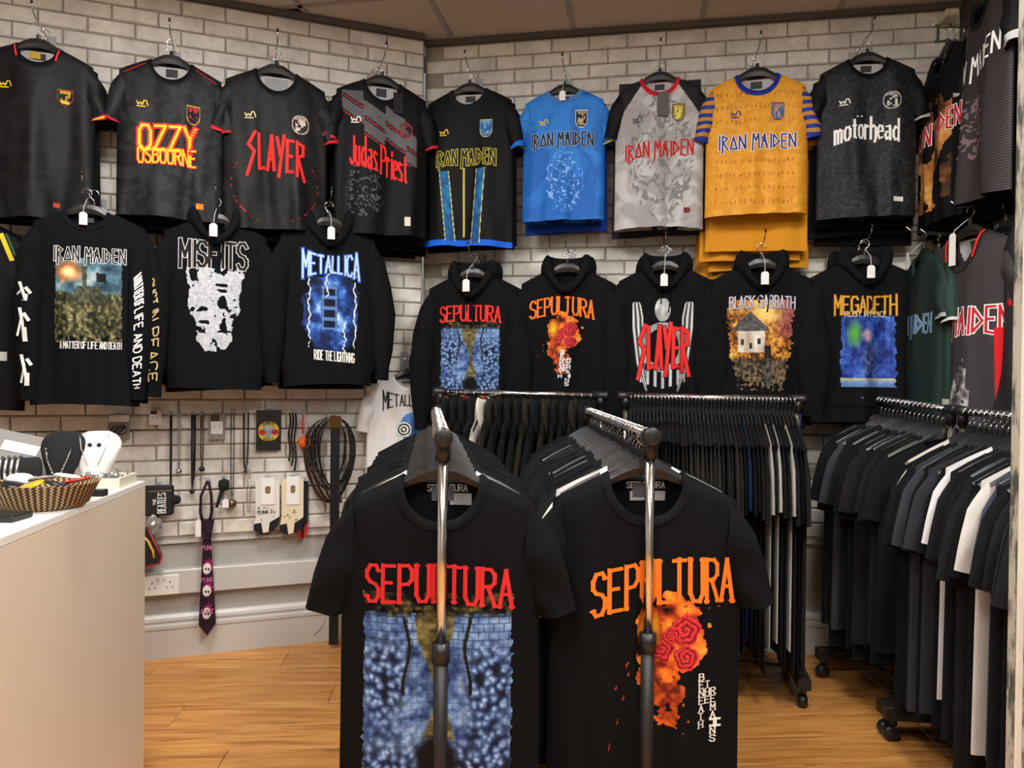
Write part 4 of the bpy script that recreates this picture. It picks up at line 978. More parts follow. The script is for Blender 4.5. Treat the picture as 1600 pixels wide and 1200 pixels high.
# lower row, left wall
a = wg('long_sleeve_shirt', 'black long sleeve shirt with a battlefield picture and white sleeve prints', 'shirt', 136, 330, 80, 632, 'L', 0.315, INKY, None, 21, kind='long', nd=0.075, so=-0.015, T=0.055)
a.pic(art_field, 90, 195, 406, 536, 0.0035); a.txt('IRON MAIDEN', 88, 199, 390, 411, (0.07, 0.07, 0.09), style=MAIDEN, wd=0.13, outline=WHT, ow=0.05); a.txt('A MATTER OF LIFE AND DEATH', 99, 194, 535, 545, WHT, wd=0.18); a.tagcard(-0.005, -0.015, 0.055)
def sleeve_marks(w_, side, items, color, nm):
    g = w_.g; mb = MB(); R = g.sleeve_rings(side, 0.0, 1.0, 40, 0.004); n = 16
    for (t, lx, dt, dx, hw) in items:                     # strokes in sleeve coordinates: along, across
        pts = []
        for f in (0, 1):
            tt = min(max((t+dt*f)*40, 0), 39.99); i = int(tt); fr = tt-i
            aa = math.pi/2-(lx+dx*f)*1.2*side; ka = aa/(2*math.pi)*n; j = int(ka) % n; fk = ka-math.floor(ka)
            P0 = Vector(R[i][j]).lerp(Vector(R[i][j+1]), fk); P1 = Vector(R[i+1][j]).lerp(Vector(R[i+1][j+1]), fk); pts.append(P0.lerp(P1, fr))
        d = (pts[1]-pts[0]); d = d.normalized() if d.length > 1e-6 else Vector((0, 0, 1)); nn = Vector((d.z, 0, -d.x)).normalized()*hw
        o_ = Vector((0, -0.003, 0)); mb.add([pts[0]-nn+o_, pts[1]-nn+o_, pts[1]+nn+o_, pts[0]+nn+o_], [(0, 1, 2, 3)])
    m = mb.mesh(nm); ca = m.color_attributes.new('Col', 'FLOAT_COLOR', 'POINT'); ca.data.foreach_set('color', np.tile(np.array([*lin(color), 1.0], 'f'), len(m.vertices))); ob(nm, m, M['ink'], w_.o)
def sleeve_text(w_, side, txt, t0, t1, size, color):
    segs, tw = glyph_segments(txt); it = []
    for (x0, y0, x1, y1, _, _) in segs: it.append((t0+(t1-t0)*x0/tw, (y0-0.5)*size, (t1-t0)*(x1-x0)/tw, (y1-y0)*size, 0.0028))
    sleeve_marks(w_, side, it, color, 'sleeve_lettering')
sleeve_text(a, 1, 'A MATTER OF LIFE AND DEATH', 0.33, 0.90, 0.55, WHT)
it = []
for t in (0.46, 0.62, 0.78): it += [(t, -0.3, 0.10, 0.35, 0.006), (t+0.03, -0.15, 0.07, -0.35, 0.004), (t+0.06, 0.0, 0.05, 0.0, 0.009), (t+0.01, 0.0, 0.02, 0.3, 0.007)]
sleeve_marks(a, -1, it, WHT, 'sleeve_emblems')
hook_arm(a, 'wire display hook above the long sleeve shirt')
b_ = wg('long_sleeve_shirt', 'black long sleeve shirt with gold sleeve lettering, hanging behind the battlefield shirt', 'shirt', 147, 333, 82, 628, 'L', 0.265, INKY, None, 22, kind='long', nd=0.075, so=0.015, T=0.03)
sleeve_text(b_, 1, 'RUST IN PEACE', 0.36, 0.88, 0.6, (0.80, 0.70, 0.48))
a = wg('hoodie', 'black hoodie with a large worn white print', 'hoodie', 338, 345, 77, 606, 'L', 0.225, INKY, None, 23, kind='long', hood=True, T=0.062, so=0.012)
a.pic(art_white_wear, 287, 383, 418, 553, 0.003); a.txt('MISFITS', 284, 386, 382, 419, (0.06, 0.06, 0.07), wd=0.17, outline=WHT, ow=0.035, taper=0.1); a.tagcard(-0.008, -0.03, 0.055)
hook_arm(a, 'wire display hook above the worn white print hoodie'); behind(a, 2, 'hoodie', 'black hoodie hanging behind the worn white print hoodie', INKY, 'long', 0.03, 0.70, 0.045, True, 0.012)
a = wg('hoodie', 'black hoodie with a blue lightning storm print', 'hoodie', 514, 350, 71, 601, 'L', 0.22, BLK, None, 24, kind='long', hood=True, T=0.062, so=0.015)
a.pic(art_storm, 470, 563, 430, 550, 0.003); a.txt('METALLICA', 473, 560, 404, 428, (0.75, 0.86, 0.98), wd=0.15, outline=(0.16, 0.36, 0.75), ow=0.09, taper=0.7); a.txt('RIDE THE LIGHTNING', 491, 553, 550, 564, WHT, wd=0.17, slant=-0.08); a.tagcard(0.0, -0.03, 0.055)
hook_arm(a, 'wire display hook above the lightning storm hoodie'); behind(a, 2, 'hoodie', 'black hoodie hanging behind the lightning storm hoodie', BLK, 'long', 0.03, 0.70, 0.045, True, 0.012)
a = wg('t_shirt', 'black jersey with a yellow shoulder stripe, cut off by the left edge of the photo', 'shirt', -48, 345, 84, 640, 'L', 0.16, BLK, M['poly'], 25, kind='short'); a.pic(patch('#dcdcd8'), -20, 17, 549, 563, 0.004)
a.g.strips(a.o, 'shoulder_stripe', [(0.125, -0.05, 0.17, -0.17, 0.009)], 0.003, YEL); a.g.strips(a.o, 'shoulder_piping', [(0.145, -0.05, 0.19, -0.17, 0.003)], 0.003, (0.2, 0.45, 0.25))
hook_arm(a, 'wire display hook at the left edge of the photo')
a = wg('t_shirt', 'white t-shirt with black lettering and a small blue print, hung low by the corner', 't-shirt', 636, 588, 58, 800, 'L', 0.08, rgb('#d9d7d6'), None, 26, nd=0.06, nw=0.07)
a.txt('METALLICA', 598, 661, 617, 633, (0.08, 0.08, 0.08), wd=0.16, taper=0.8); a.pic(art_blue_blob, 610, 662, 640, 708, 0.003)
hook_arm(a, 'wire display hook above the white t-shirt')
# lower row, back wall
def hoodie(label, px, py, sw, seed, hooklabel, behind_label):
    a = wg('hoodie', label, 'hoodie', px, py, sw, py+250, 'B', 0.20, BLK, None, seed, kind='long', hood=True, T=0.06, so=0.008)
    hook_arm(a, hooklabel); behind(a, 2, 'hoodie', behind_label, BLK, 'long', 0.02, 0.70, 0.042, True, 0.012); return a
a = hoodie('black hoodie with red lettering over a blue stone wall print', 739, 430, 66, 31, 'wire display hook above the blue stone wall hoodie', 'black hoodie hanging behind the blue stone wall hoodie')
a.pic(art_blue_wall, 694, 786, 500, 625, 0.0032); a.txt('SEPULTURA', 693, 785, 479, 502, RED, wd=0.17, serif=True, contrast=0.2, arc=0.12, off=0.004); a.tagcard(-0.01, -0.03, 0.055)
a = hoodie('black hoodie with arched orange lettering over red roses and flame', 886, 422, 69, 32, 'wire display hook above the rose and flame hoodie', 'black hoodie hanging behind the rose and flame hoodie')
a.pic(art_roses, 828, 935, 482, 608, 0.0032); a.txt('SEPULTURA', 831, 929, 466, 492, ORG, wd=0.17, serif=True, contrast=0.2, arc=0.28, off=0.004)
for k, (wd_, x, y0) in enumerate((('BENEATH', 883, 548), ('THE', 888, 562), ('REMAINS', 893, 560))):
    for j, ch in enumerate(wd_): a.txt(ch, x-2-j*0.6, x+3-j*0.6, y0+j*6.2, y0+5+j*6.2, WHT, wd=0.2)
a = hoodie('black hoodie with silver wings, pale ring and red jagged lettering', 1039, 418, 70, 33, 'wire display hook above the silver wings hoodie', 'black hoodie hanging behind the silver wings hoodie')
a.pic(art_wings, 988, 1084, 468, 612, 0.003); a.txt('SLAYER', 999, 1077, 516, 574, RED, wd=0.16, style=SLAYER, outline=(0.1, 0.05, 0.05), ow=0.03, slant=0.05, off=0.004); a.tagcard(-0.005, -0.04, 0.055)
a = hoodie('black hoodie with an autumn landscape and cottage print', 1190, 415, 74, 34, 'wire display hook above the autumn landscape hoodie', 'black hoodie hanging behind the autumn landscape hoodie')
a.pic(art_autumn, 1134, 1240, 470, 612, 0.0032); a.txt('BLACK SABBATH', 1139, 1240, 464, 482, (0.80, 0.78, 0.84), wd=0.14, outline=(0.3, 0.27, 0.3), ow=0.06, arc=0.10, off=0.004); a.tagcard(0.0, -0.04, 0.055)
a = hoodie('black hoodie with metallic gold lettering over a deep blue scene', 1351, 409, 75, 35, 'wire display hook above the deep blue scene hoodie', 'black hoodie hanging behind the deep blue scene hoodie')
a.pic(art_night_room, 1310, 1398, 495, 622, 0.0032); a.txt('MEGADETH', 1302, 1396, 466, 490, (0.86, 0.64, 0.18), wd=0.15, outline=(0.35, 0.20, 0.04), ow=0.05, taper=0.25, off=0.004); a.txt('RUST IN PEACE', 1318, 1382, 488, 496, (0.8, 0.8, 0.75), wd=0.16); a.tagcard(0.0, -0.03, 0.055)
# right wall, seen side on
RY = math.radians(-80)
a = wg('football_jersey', 'black jersey with orange print, upper row on the right wall near the corner', 'jersey', 1480, 78, 0.19, 0.74, 'R', 0, BLK, M['poly'], 41, yaw=math.radians(-96), D=2.98, nd=0.1)
a.g.picture(a.o, lambda U, V: (pal(fbm(U*5, V*7, 3), [(0.3, H('#3a2412')), (0.55, H('#a8672a')), (0.8, H('#dca760'))]), ((fbm(U*4, V*6, 8) > 0.47)).astype(float)), -0.13, 0.13, -0.68, -0.2, 0.005)
a.g.text(a.o, 'IRON MAIDEN', 0, -0.34, 0.34, 0.08, (0.75, 0.12, 0.2), style=MAIDEN, wd=0.14, outline=WHT, ow=0.05, slant=0.1)
for k in range(3):
    o = ob('football_jersey', plain_mesh('short', k, 0.74, 0.04)); o.location = a.pos+Vector((0.035*(k+1), 0.01*(k+1), 0)); o.rotation_euler = (0, 0, math.radians(-96)); o.scale = (0.95, 0.55, 0.97+0.03*k); o.color = (*BLK, 1); tag(o, 'black jersey hanging behind the orange print jersey on the right wall', 'jersey', 'jerseys behind the orange print jersey')
    hanger(o.location, math.radians(-96), 'black hanger behind the orange print jersey on the right wall', 'hangers behind the orange print jersey')
a = wg('football_jersey', 'black pin-striped jersey with white lettering beside the grey post', 'jersey', 1546, -14, 0.2, 0.75, 'R', 0, BLK, M['band'], 42, yaw=math.radians(-104), D=2.62, nd=0.11, sleeves=(M['poly'], BLK))
a.g.text(a.o, 'IRON MAIDEN', 0, -0.26, 0.36, 0.07, WHT, style=MAIDEN, wd=0.14, slant=0.1); a.cuffs(rgb('#b9b6b8'), 0.88); a.g.picture(a.o, art_lines('#6d5a5c', 4, 0.1), -0.1, 0.1, -0.6, -0.36, 0.006)
for k in range(2):
    o = ob('football_jersey', plain_mesh('short', k, 0.74, 0.04)); o.location = a.pos+Vector((0.04*(k+1), 0.012*(k+1), -0.01)); o.rotation_euler = (0, 0, math.radians(-98)); o.scale = (1, 0.55, 1.02+0.03*k); o.color = (*BLK, 1); tag(o, 'black jersey hanging behind the pin-striped jersey on the right wall', 'jersey', 'jerseys behind the pin-striped jersey')
    hanger(o.location, math.radians(-98), 'black hanger behind the pin-striped jersey on the right wall', 'hangers behind the pin-striped jersey')
GRN = rgb('#1f2c2a')
a = wg('football_jersey', 'dark green jersey with pale blue lettering, lower row by the corner', 'jersey', 1444, 398, 0.19, 0.74, 'R', 0, GRN, M['poly'], 43, yaw=math.radians(-100), D=2.97, nd=0.1, vneck=True)
a.g.text(a.o, 'IRON MAIDEN', 0, -0.3, 0.34, 0.07, (0.3, 0.5, 0.65), style=MAIDEN, wd=0.14, outline=(0.75, 0.8, 0.8), ow=0.04); a.cuffs(rgb('#9aa09c'), 0.93); a.g.picture(a.o, lambda U, V: (pal(fbm(U*9, V*20, 5), [(0.3, H('#15181a')), (0.8, H('#9a9684'))]), (fbm(U*12, V*30, 2) > 0.6).astype(float)), -0.03, 0.05, -0.7, -0.4, 0.005); a.tagcard(-0.06, 0.02, 0.07)
a2 = wg('football_jersey', 'bottle green jersey with a pale hem, between the green and the red-trimmed jerseys', 'jersey', 1467, 402, 0.19, 0.62, 'R', 0, rgb('#243a33'), M['poly'], 44, yaw=math.radians(-108), D=2.94, nd=0.08); a2.cuffs(rgb('#c9c9c4'), 0.95); a2.hemband(rgb('#a9a9a4'), 0.03)
a = wg('football_jersey', 'charcoal jersey with red trim and red lettering, lower row on the right wall', 'jersey', 1516, 364, 0.2, 0.80, 'R', 0, rgb('#3a3638'), M['poly'], 45, yaw=math.radians(-82), D=2.72, nd=0.13, collar=rgb('#2a2628'), T=0.055)
a.g.text(a.o, 'IRON MAIDEN', 0, -0.33, 0.40, 0.09, (0.75, 0.12, 0.17), style=MAIDEN, wd=0.13, outline=WHT, ow=0.06); a.cuffs(rgb('#c41e26'), 0.86)
for s_ in (-1, 1): a.g.strips(a.o, 'collar_piping', [(s_*0.088, -0.004, s_*0.07, -0.10, 0.004)], 0.007, RED)
a.g.strips(a.o, 'side_panel', [(0.17, -0.36, 0.185, -0.79, 0.016)], 0.003, (0.8, 0.1, 0.13)); a.g.strips(a.o, 'side_panel', [(-0.185, -0.55, -0.19, -0.79, 0.01)], 0.003, (0.8, 0.1, 0.13))
def sil(U, V): return pal(fbm(U*9, V*12, 4), [(0.3, H('#3a3638')), (0.7, H('#b9b6b6'))]), ((np.abs(U-0.6+0.2*V) < 0.24*np.sin(V*3.1)) & (fbm(U*10, V*12, 6) > 0.4)).astype(float)
a.g.picture(a.o, sil, -0.06, 0.14, -0.78, -0.46, 0.006); a.tagcard(-0.02, 0.0, 0.12)
for k, (dx, dy, c, lb) in enumerate(((0.05, -0.12, '#2c2a2c', 'dark grey jersey with red cuffs, second on the lower right rail'), (0.06, -0.24, '#26262a', 'dark jersey with blue cuffs beside the grey post'))):
    b_ = wg('football_jersey', lb, 'jersey', 1527, 372, 0.2, 0.76, 'R', 0, rgb(c), M['poly'], 46+k, yaw=math.radians(-95), D=2.62, nd=0.12); b_.o.location = a.pos+Vector((dx, dy, -0.01)); b_.h.location = b_.o.location; b_.cuffs(rgb(('#c41e26', '#2346b0')[k]), 0.84); b_.hemband(rgb(('#c41e26', '#2346b0')[k]), 0.05)
# arms on the right wall that carry these jerseys
def side_arm(p, S, ln, label):
    t = empty('display_hook', (p.x, p.y, p.z+HOOK_Z*S), 0)
    wx = Pr.x-p.x
    MB().tube([(wx, 0, 0), (-0.05, 0, 0), (-0.075, 0, 0.02)], 0.003, 8).obj('arm', M['wire'], t, True)
    MB().box(wx-0.008, wx, -0.02, 0.02, -0.04, 0.03, 0.002).obj('back_plate', M['clear'], t); tag(t, label, 'hook')
side_arm(W(1480, 78, 2.98), 0.95, 0.2, 'wire arm on the right wall above the orange print jersey')
side_arm(W(1546, -14, 2.62), 1.0, 0.2, 'wire arm on the right wall above the pin-striped jersey')
side_arm(W(1444, 398, 2.97), 0.95, 0.2, 'wire arm on the right wall above the dark green jersey')
side_arm(W(1467, 402, 2.94), 0.95, 0.2, 'wire arm on the right wall above the bottle green jersey')
side_arm(W(1516, 364, 2.72), 1.0, 0.2, 'wire arm on the right wall above the charcoal jersey')
# ------------------------------------------------------------------ clothes racks
def rack(A, B, label, foot=0.24, sleeve_z=0.66, shelf=False):
    A, B = Vector(A), Vector(B); d = Vector((B.x-A.x, B.y-A.y, 0)).normalized(); n = Vector((-d.y, d.x, 0))
    t = empty('clothes_rack', ((A.x+B.x)/2, (A.y+B.y)/2, 0)); tag(t, label, 'clothes rack')
    c = Vector((t.location.x, t.location.y, 0)); r = lambda p: Vector(p)-c
    e = (B-A).normalized()
    MB().tube([r(A), r(B)], 0.0125, 14).obj('rail', M['chrome'], t, True)
    for P, s in ((A, -1), (B, 1)):
        MB().tube([r(P+e*(s*-0.045)), r(P+e*(s*0.004)), r(P+e*(s*0.018)), r(P+e*(s*0.020))], [0.0165, 0.0205, 0.0205, 0.017], 16).obj('end_cap', M['blackplastic'], t, True)
        q = P-e*(s*0.012)
        MB().tube([r(q), r(q-Vector((0, 0, 0.05)))], 0.0165, 14).obj('connector', M['blackplastic'], t, True)
        q0 = Vector((q.x, q.y, 0))
        MB().tube([r(q-Vector((0, 0, 0.045))), r(q0+Vector((0, 0, sleeve_z-0.03)))], 0.0115, 14).obj('upright', M['chrome'], t, True)
        MB().tube([r(q0+Vector((0, 0, sleeve_z))), r(q0+Vector((0, 0, 0.10)))], 0.0155, 14).obj('lower_upright', M['blackmetal'], t, True)
        MB().tube([r(q0+Vector((0, 0, sleeve_z+0.012))), r(q0+Vector((0, 0, sleeve_z-0.03)))], 0.0195, 14).obj('height_collar', M['blackplastic'], t, True)
        f0, f1 = q0-n*foot, q0+n*foot
        pf = []
        ft = MB()
        for (p, dd) in ((f0, -1), (f1, 1)): pass
        u = d*0.024
        vs = []
        for p in (f0, f1):
            for (a_, z) in ((-1, 0.078), (1, 0.078), (1, 0.118), (0.7, 0.124), (-0.7, 0.124), (-1, 0.118)): vs.append(r(p+u*a_+Vector((0, 0, z))))
        ft.add(vs, [(i, (i+1) % 6, 6+(i+1) % 6, 6+i) for i in range(6)]+[tuple(range(6)), tuple(range(11, 5, -1))])
        fo = ft.obj('foot', M['blackmetal'], t)
        for p in (f0+n*0.03, f1-n*0.03):
            MB().tube([r(p+Vector((0, 0, 0.08))), r(p+Vector((0, 0, 0.055)))], 0.014, 10).obj('caster_stem', M['blackplastic'], fo, True)
            MB().tube([r(p+d*-0.016+n*0.008+Vector((0, 0, 0.026))), r(p+d*-0.012+n*0.008+Vector((0, 0, 0.026))), r(p+d*0.012+n*0.008+Vector((0, 0, 0.026))), r(p+d*0.016+n*0.008+Vector((0, 0, 0.026)))], [0.021, 0.026, 0.026, 0.021], 14).obj('caster_wheel', M['blackplastic'], fo, True)
    a0, b0 = Vector((A.x, A.y, 0)), Vector((B.x, B.y, 0))
    for k in (-1, 1): MB().tube([r(a0+n*(0.10*k)+Vector((0, 0, 0.13))), r(b0+n*(0.10*k)+Vector((0, 0, 0.13)))], 0.008, 8).obj('base_bar', M['blackmetal'], t, True)
    if shelf:
        sh = MB(); ln = (b0-a0).length
        for k in range(9): sh.tube([r(a0+n*(-0.2+0.05*k)+Vector((0, 0, 0.142))), r(b0+n*(-0.2+0.05*k)+Vector((0, 0, 0.142)))], 0.002, 5)
        for k in range(int(ln/0.06)): sh.tube([r(a0+d*(0.06*k+0.03)-n*0.2+Vector((0, 0, 0.145))), r(a0+d*(0.06*k+0.03)+n*0.2+Vector((0, 0, 0.145)))], 0.002, 5)
        sh.obj('wire_shelf', M['blackmetal'], t)
    return t
def fill(A, B, i0, i1, n, S, name, label_fn, color_fn, rz, ysc, kind='short', L=0.74, hood=False, jit=0.035, cat='t-shirt', group='', hl='', rnd=None, flip=False):
    A, B = Vector(A), Vector(B); rnd = rnd or random.Random(len(group))
    for i in range(n):
        t = i0+(i1-i0)*(i/(n-1)); p = A.lerp(B, t); s = S*rnd.uniform(0.95, 1.05)
        o = ob(name, plain_mesh(kind, rnd.randrange(3), L, 0.04, hood)); o.location = (p.x, p.y, p.z+0.0125+0.0016-(0.099)*s)
        o.rotation_euler = (0, 0, rz+rnd.uniform(-jit, jit)); o.scale = (s*rnd.uniform(0.95, 1.05), s*ysc, s*rnd.uniform(0.94, 1.08))
        c, nm = color_fn(i, n); o.color = (*rgb(c), 1)
        lb = label_fn(nm); tag(o, lb, cat, lb)
        h = hanger(o.location, o.rotation_euler[2], hl, hl, flip); h.scale = (s, s, s)
KB = '#1a1a1c'
# front left and front right racks
FA, FB = W(692.5, 684, 1.576), W(682, 641, 2.90)
rack(FA, FB, 'chrome and black garment rack with the blue stone wall t-shirt in front')
GA, GB = W(1018, 682, 1.652), W(918, 642, 2.85)
rack(GA, GB, 'chrome and black garment rack with the orange rose t-shirt in front')
def whites(pos):
    return lambda i, n: ('#dcdad6', 'white') if i in pos else (['#17181a', '#1b1c1f', '#141517'][i % 3], 'black')
fill(FA, FB, 0.115, 0.93, 24, 1.03, 't_shirt', lambda c: '%s t-shirt packed behind the blue stone wall t-shirt' % c, whites((0,)), 0.0, 0.45, group='left front rack', hl='black hanger packed along the left front rack')
fill(GA, GB, 0.115, 0.93, 24, 1.03, 't_shirt', lambda c: '%s t-shirt packed behind the orange rose t-shirt' % c, whites((0,)), 0.0, 0.45, group='right front rack', hl='black hanger packed along the right front rack')
def front_shirt(A, B, t, label, seed):
    p = Vector(A).lerp(Vector(B), t); S = 1.05; pos = Vector((p.x, p.y, p.z+0.0141-0.099*S)); u, v, D = proj(pos)
    return wg('t_shirt', label, 't-shirt', u, v, 0.2*S, 0.76, 'R', 0, rgb('#0c0c0e'), None, seed, yaw=0.0, D=D, nd=0.095, nw=0.083, fold=0.021, T=0.055, so=0.02)
a = front_shirt(FA, FB, 0.055, 'black t-shirt with red lettering over a blue stone wall print', 51)
a.pic(art_blue_wall, 573, 806, 915, 1225, 0.0021); a.txt('SEPULTURA', 580, 802, 876, 930, (0.82, 0.16, 0.16), wd=0.165, serif=True, contrast=0.2, arc=0.10, slant=-0.03, off=0.004)
a.g.text(a.o, 'SEPULTURA', 0.01, -0.030, 0.085, 0.014, (0.75, 0.75, 0.75), wd=0.16, serif=True, back=True, off=-0.004, name='neck_print'); a.g.picture(a.o, patch('#a5a5a5'), 0.015, 0.062, -0.068, -0.042, 0.012, -0.004, 'size_label', True)
a = front_shirt(GA, GB, 0.055, 'black t-shirt with arched orange lettering over red roses and flame', 52)
a.pic(art_roses, 930, 1150, 900, 1170, 0.0021); a.txt('SEPULTURA', 925, 1142, 868, 930, (0.93, 0.48, 0.13), wd=0.165, serif=True, contrast=0.2, arc=0.22, slant=0.10, off=0.004)
for k, (wd_, x, y0) in enumerate((('BENEATH', 1091, 1038), ('THE', 1101, 1050), ('REMAINS', 1111, 1062))):
    for j, ch in enumerate(wd_): a.txt(ch, x-4, x+3.5, y0+j*12.2, y0+10+j*12.2, WHT, wd=0.2, serif=True, contrast=0.4)
a.g.text(a.o, 'SEPULTURA', 0.005, -0.030, 0.085, 0.014, (0.75, 0.75, 0.75), wd=0.16, serif=True, back=True, off=-0.004, name='neck_print'); a.g.picture(a.o, patch('#a5a5a5'), -0.03, 0.05, -0.066, -0.044, 0.012, -0.004, 'size_label', True)
# rear racks, parallel to the back wall
RA, _ = on_wall(684, 612, 'B', 0.42); RB, _ = on_wall(943, 618.5, 'B', 0.42)
rack(RA, RB, 'garment rack of dark hooded tops along the back wall', 0.2, 0.7)
RC, _ = on_wall(973, 619, 'B', 0.42); RD, _ = on_wall(1252, 624, 'B', 0.42)
rack(RC, RD, 'garment rack of dark and grey t-shirts along the back wall', 0.2, 0.7)
fill(RA, RB, 0.07, 0.93, 17, 1.0, 'hoodie', lambda c: '%s hooded top on the left half of the rear rack' % c, lambda i, n: (('#d8d2c4', 'cream') if i == 4 else (('#2c2a22', 'olive') if i in (5, 9, 11, 14) else (KB, 'black'))), AB-math.pi/2, 0.36, 'long', 0.70, True, cat='hoodie', group='rear rack left', hl='hanger with a hooded top on the rear rack')
RC_COL = ['#1a1a1c']*13+['#2b2a2a', '#333131', '#3c3a39', '#3a3837', '#454240', '#3d3a38', '#393736', '#3f3c3a', '#353332', '#3c3a38', '#33312f', '#2c2b2b', '#383532', '#3b3835', '#35322f']+['#1c1c1e', '#20305c', '#1b1b1d', '#1d1d1f', '#2b2a29', '#222224', '#d5d2cc', '#1e1e20', '#d9d6d0', '#1b1b1d', '#1d1d1f', '#d2cfc8', '#232325', '#1c1c1e', '#2b2a2a']
def rcc(i, n):
    c = RC_COL[min(i, len(RC_COL)-1)]; v = int(c[1:3], 16)
    return c, ('white' if v > 150 else ('navy blue' if c == '#20305c' else ('charcoal grey' if v > 0x2a else 'black')))
fill(RC, RD, 0.05, 0.96, 43, 1.15, 't_shirt', lambda c: '%s t-shirt on the right half of the rear rack' % c, rcc, AB-math.pi/2, 0.2, jit=0.012, group='rear rack right', hl='hanger with a t-shirt on the rear rack')
# right side racks, running towards the viewer
SA, SB_ = W(1369, 624, 3.10), W(1490, 641, 2.58)
rack(SB_, SA, 'far garment rack of dark t-shirts by the right wall', 0.24, 0.6, True)
TA = W(1502, 642.5, 2.53); TB = Vector((1.43, 1.62, TA.z-0.005))
rack(TB, TA, 'near garment rack of dark t-shirts beside the grey post', 0.24, 0.6, True)
def sc1(i, n): return ('#3b3c41', 'slate grey') if i in (4, 12) else (['#17181a', '#1d1d20', '#141517'][i % 3], 'black')
def sc2(i, n): return {1: ('#d8d5cd', 'cream'), 4: ('#3a3b42', 'slate grey'), 7: ('#2f3036', 'slate grey'), 9: ('#e0dde0', 'white'), 15: ('#d9d6d0', 'cream'), 16: ('#454a58', 'blue grey'), 20: ('#2c2d33', 'slate grey')}.get(i, (['#17181a', '#1d1d20', '#141517'][i % 3], 'black'))
ra_ = math.atan2(-(SA.x-SB_.x), SA.y-SB_.y)
fill(SA, SB_, 0.08, 0.93, 16, 1.1, 't_shirt', lambda c: '%s t-shirt on the far rack by the right wall' % c, sc1, -0.02, 0.3, group='far right rack', hl='hanger on the far rack by the right wall', jit=0.03)
fill(TA, TB, 0.06, 0.93, 24, 1.1, 't_shirt', lambda c: '%s t-shirt on the near rack beside the grey post' % c, sc2, 0.02, 0.32, group='near right rack', hl='hanger on the near rack beside the grey post', jit=0.03)
# ------------------------------------------------------------------ counter and what stands on it
CT = 0.924
M['counter'] = plain('bounce_tinted_laminate', rgb('#e2d3bf'), 0.45, var=0.015, vscale=2)  # off-white panel; warm bounce off the wood floor is put into this cream
M['countertop'] = plain('white_laminate', rgb('#efece6'), 0.3)
c0, c1 = Vector((-1.098, 2.207)), Vector((-0.99, 1.424)); cdv = (c1-c0).normalized(); cl = Vector((cdv.y, -cdv.x))   # cl points left
if cl.x > 0: cl = -cl
t = empty('shop_counter', (c0.x, c0.y, 0)); tag(t, 'off-white laminate shop counter with warm floor bounce in its colour and a white top', 'counter')
def slabq(q, z0, z1, name, mat, parent, base):
    vs = [(p.x-base.x, p.y-base.y, z0) for p in q]+[(p.x-base.x, p.y-base.y, z1) for p in q]
    return MB().add(vs, [(3, 2, 1, 0), (4, 5, 6, 7), (0, 1, 5, 4), (1, 2, 6, 5), (2, 3, 7, 6), (3, 0, 4, 7)]).obj(name, mat, parent)
slabq([c0, c1, c1+cl*0.62, c0+cl*0.62], 0.0, CT-0.0175, 'counter_body', M['counter'], t, c0)
slabq([c0, c1, c1+cl*0.62, c0+cl*0.62], CT-0.016, CT, 'counter_top', M['countertop'], t, c0)
def on_top(px, py, z=CT):
    r = ray(px, py); return CAM+r*((z-CAM.z)/r.z)
def woven():
    m, N, L, B = newmat('woven_straw'); tc = N.new('ShaderNodeTexCoord')
    mp = N.new('ShaderNodeMapping'); mp.inputs['Scale'].default_value = (1, 1, 1); L.new(tc.outputs['Object'], mp.inputs['Vector'])
    sx = N.new('ShaderNodeSeparateXYZ'); L.new(mp.outputs[0], sx.inputs[0])
    an = N.new('ShaderNodeMath'); an.operation = 'ARCTAN2'; L.new(sx.outputs[1], an.inputs[0]); L.new(sx.outputs[0], an.inputs[1])
    a2 = N.new('ShaderNodeMath'); a2.operation = 'MULTIPLY'; a2.inputs[1].default_value = 52; L.new(an.outputs[0], a2.inputs[0])
    z2 = N.new('ShaderNodeMath'); z2.operation = 'MULTIPLY'; z2.inputs[1].default_value = 900; L.new(sx.outputs[2], z2.inputs[0])
    sz = N.new('ShaderNodeMath'); sz.operation = 'SINE'; L.new(z2.outputs[0], sz.inputs[0])
    ad = N.new('ShaderNodeMath'); ad.operation = 'ADD'; L.new(a2.outputs[0], ad.inputs[0]); L.new(sz.outputs[0], ad.inputs[1])
    s2 = N.new('ShaderNodeMath'); s2.operation = 'SINE'; L.new(ad.outputs[0], s2.inputs[0])
    cr = N.new('ShaderNodeValToRGB'); e = cr.color_ramp.elements; e[0].position = 0.35; e[0].color = (*rgb('#3c2c1c'), 1); e[1].position = 0.6; e[1].color = (*rgb('#c2a070'), 1)
    L.new(s2.outputs[0], cr.inputs['Fac']); L.new(cr.outputs['Color'], B.inputs['Base Color']); B.inputs['Roughness'].default_value = 0.8
    return m
M['woven'] = woven(); M['silver'] = plain('silver_metal', (0.7, 0.7, 0.7), 0.25, 1.0); M['velvet'] = plain('black_velvet', (0.008, 0.008, 0.009), 0.95, 0, 0.2, 300)
p = on_top(68, 792)
t = ob('woven_basket', MB().lathe([(0.0, 0.0), (0.085, 0.0), (0.10, 0.012), (0.122, 0.058), (0.125, 0.062), (0.119, 0.06), (0.097, 0.014), (0.0, 0.008)], 48).mesh('woven_basket', True), M['woven']); t.location = p; t.scale = (1, 0.85, 1)
tag(t, 'round brown woven basket on the counter', 'basket')
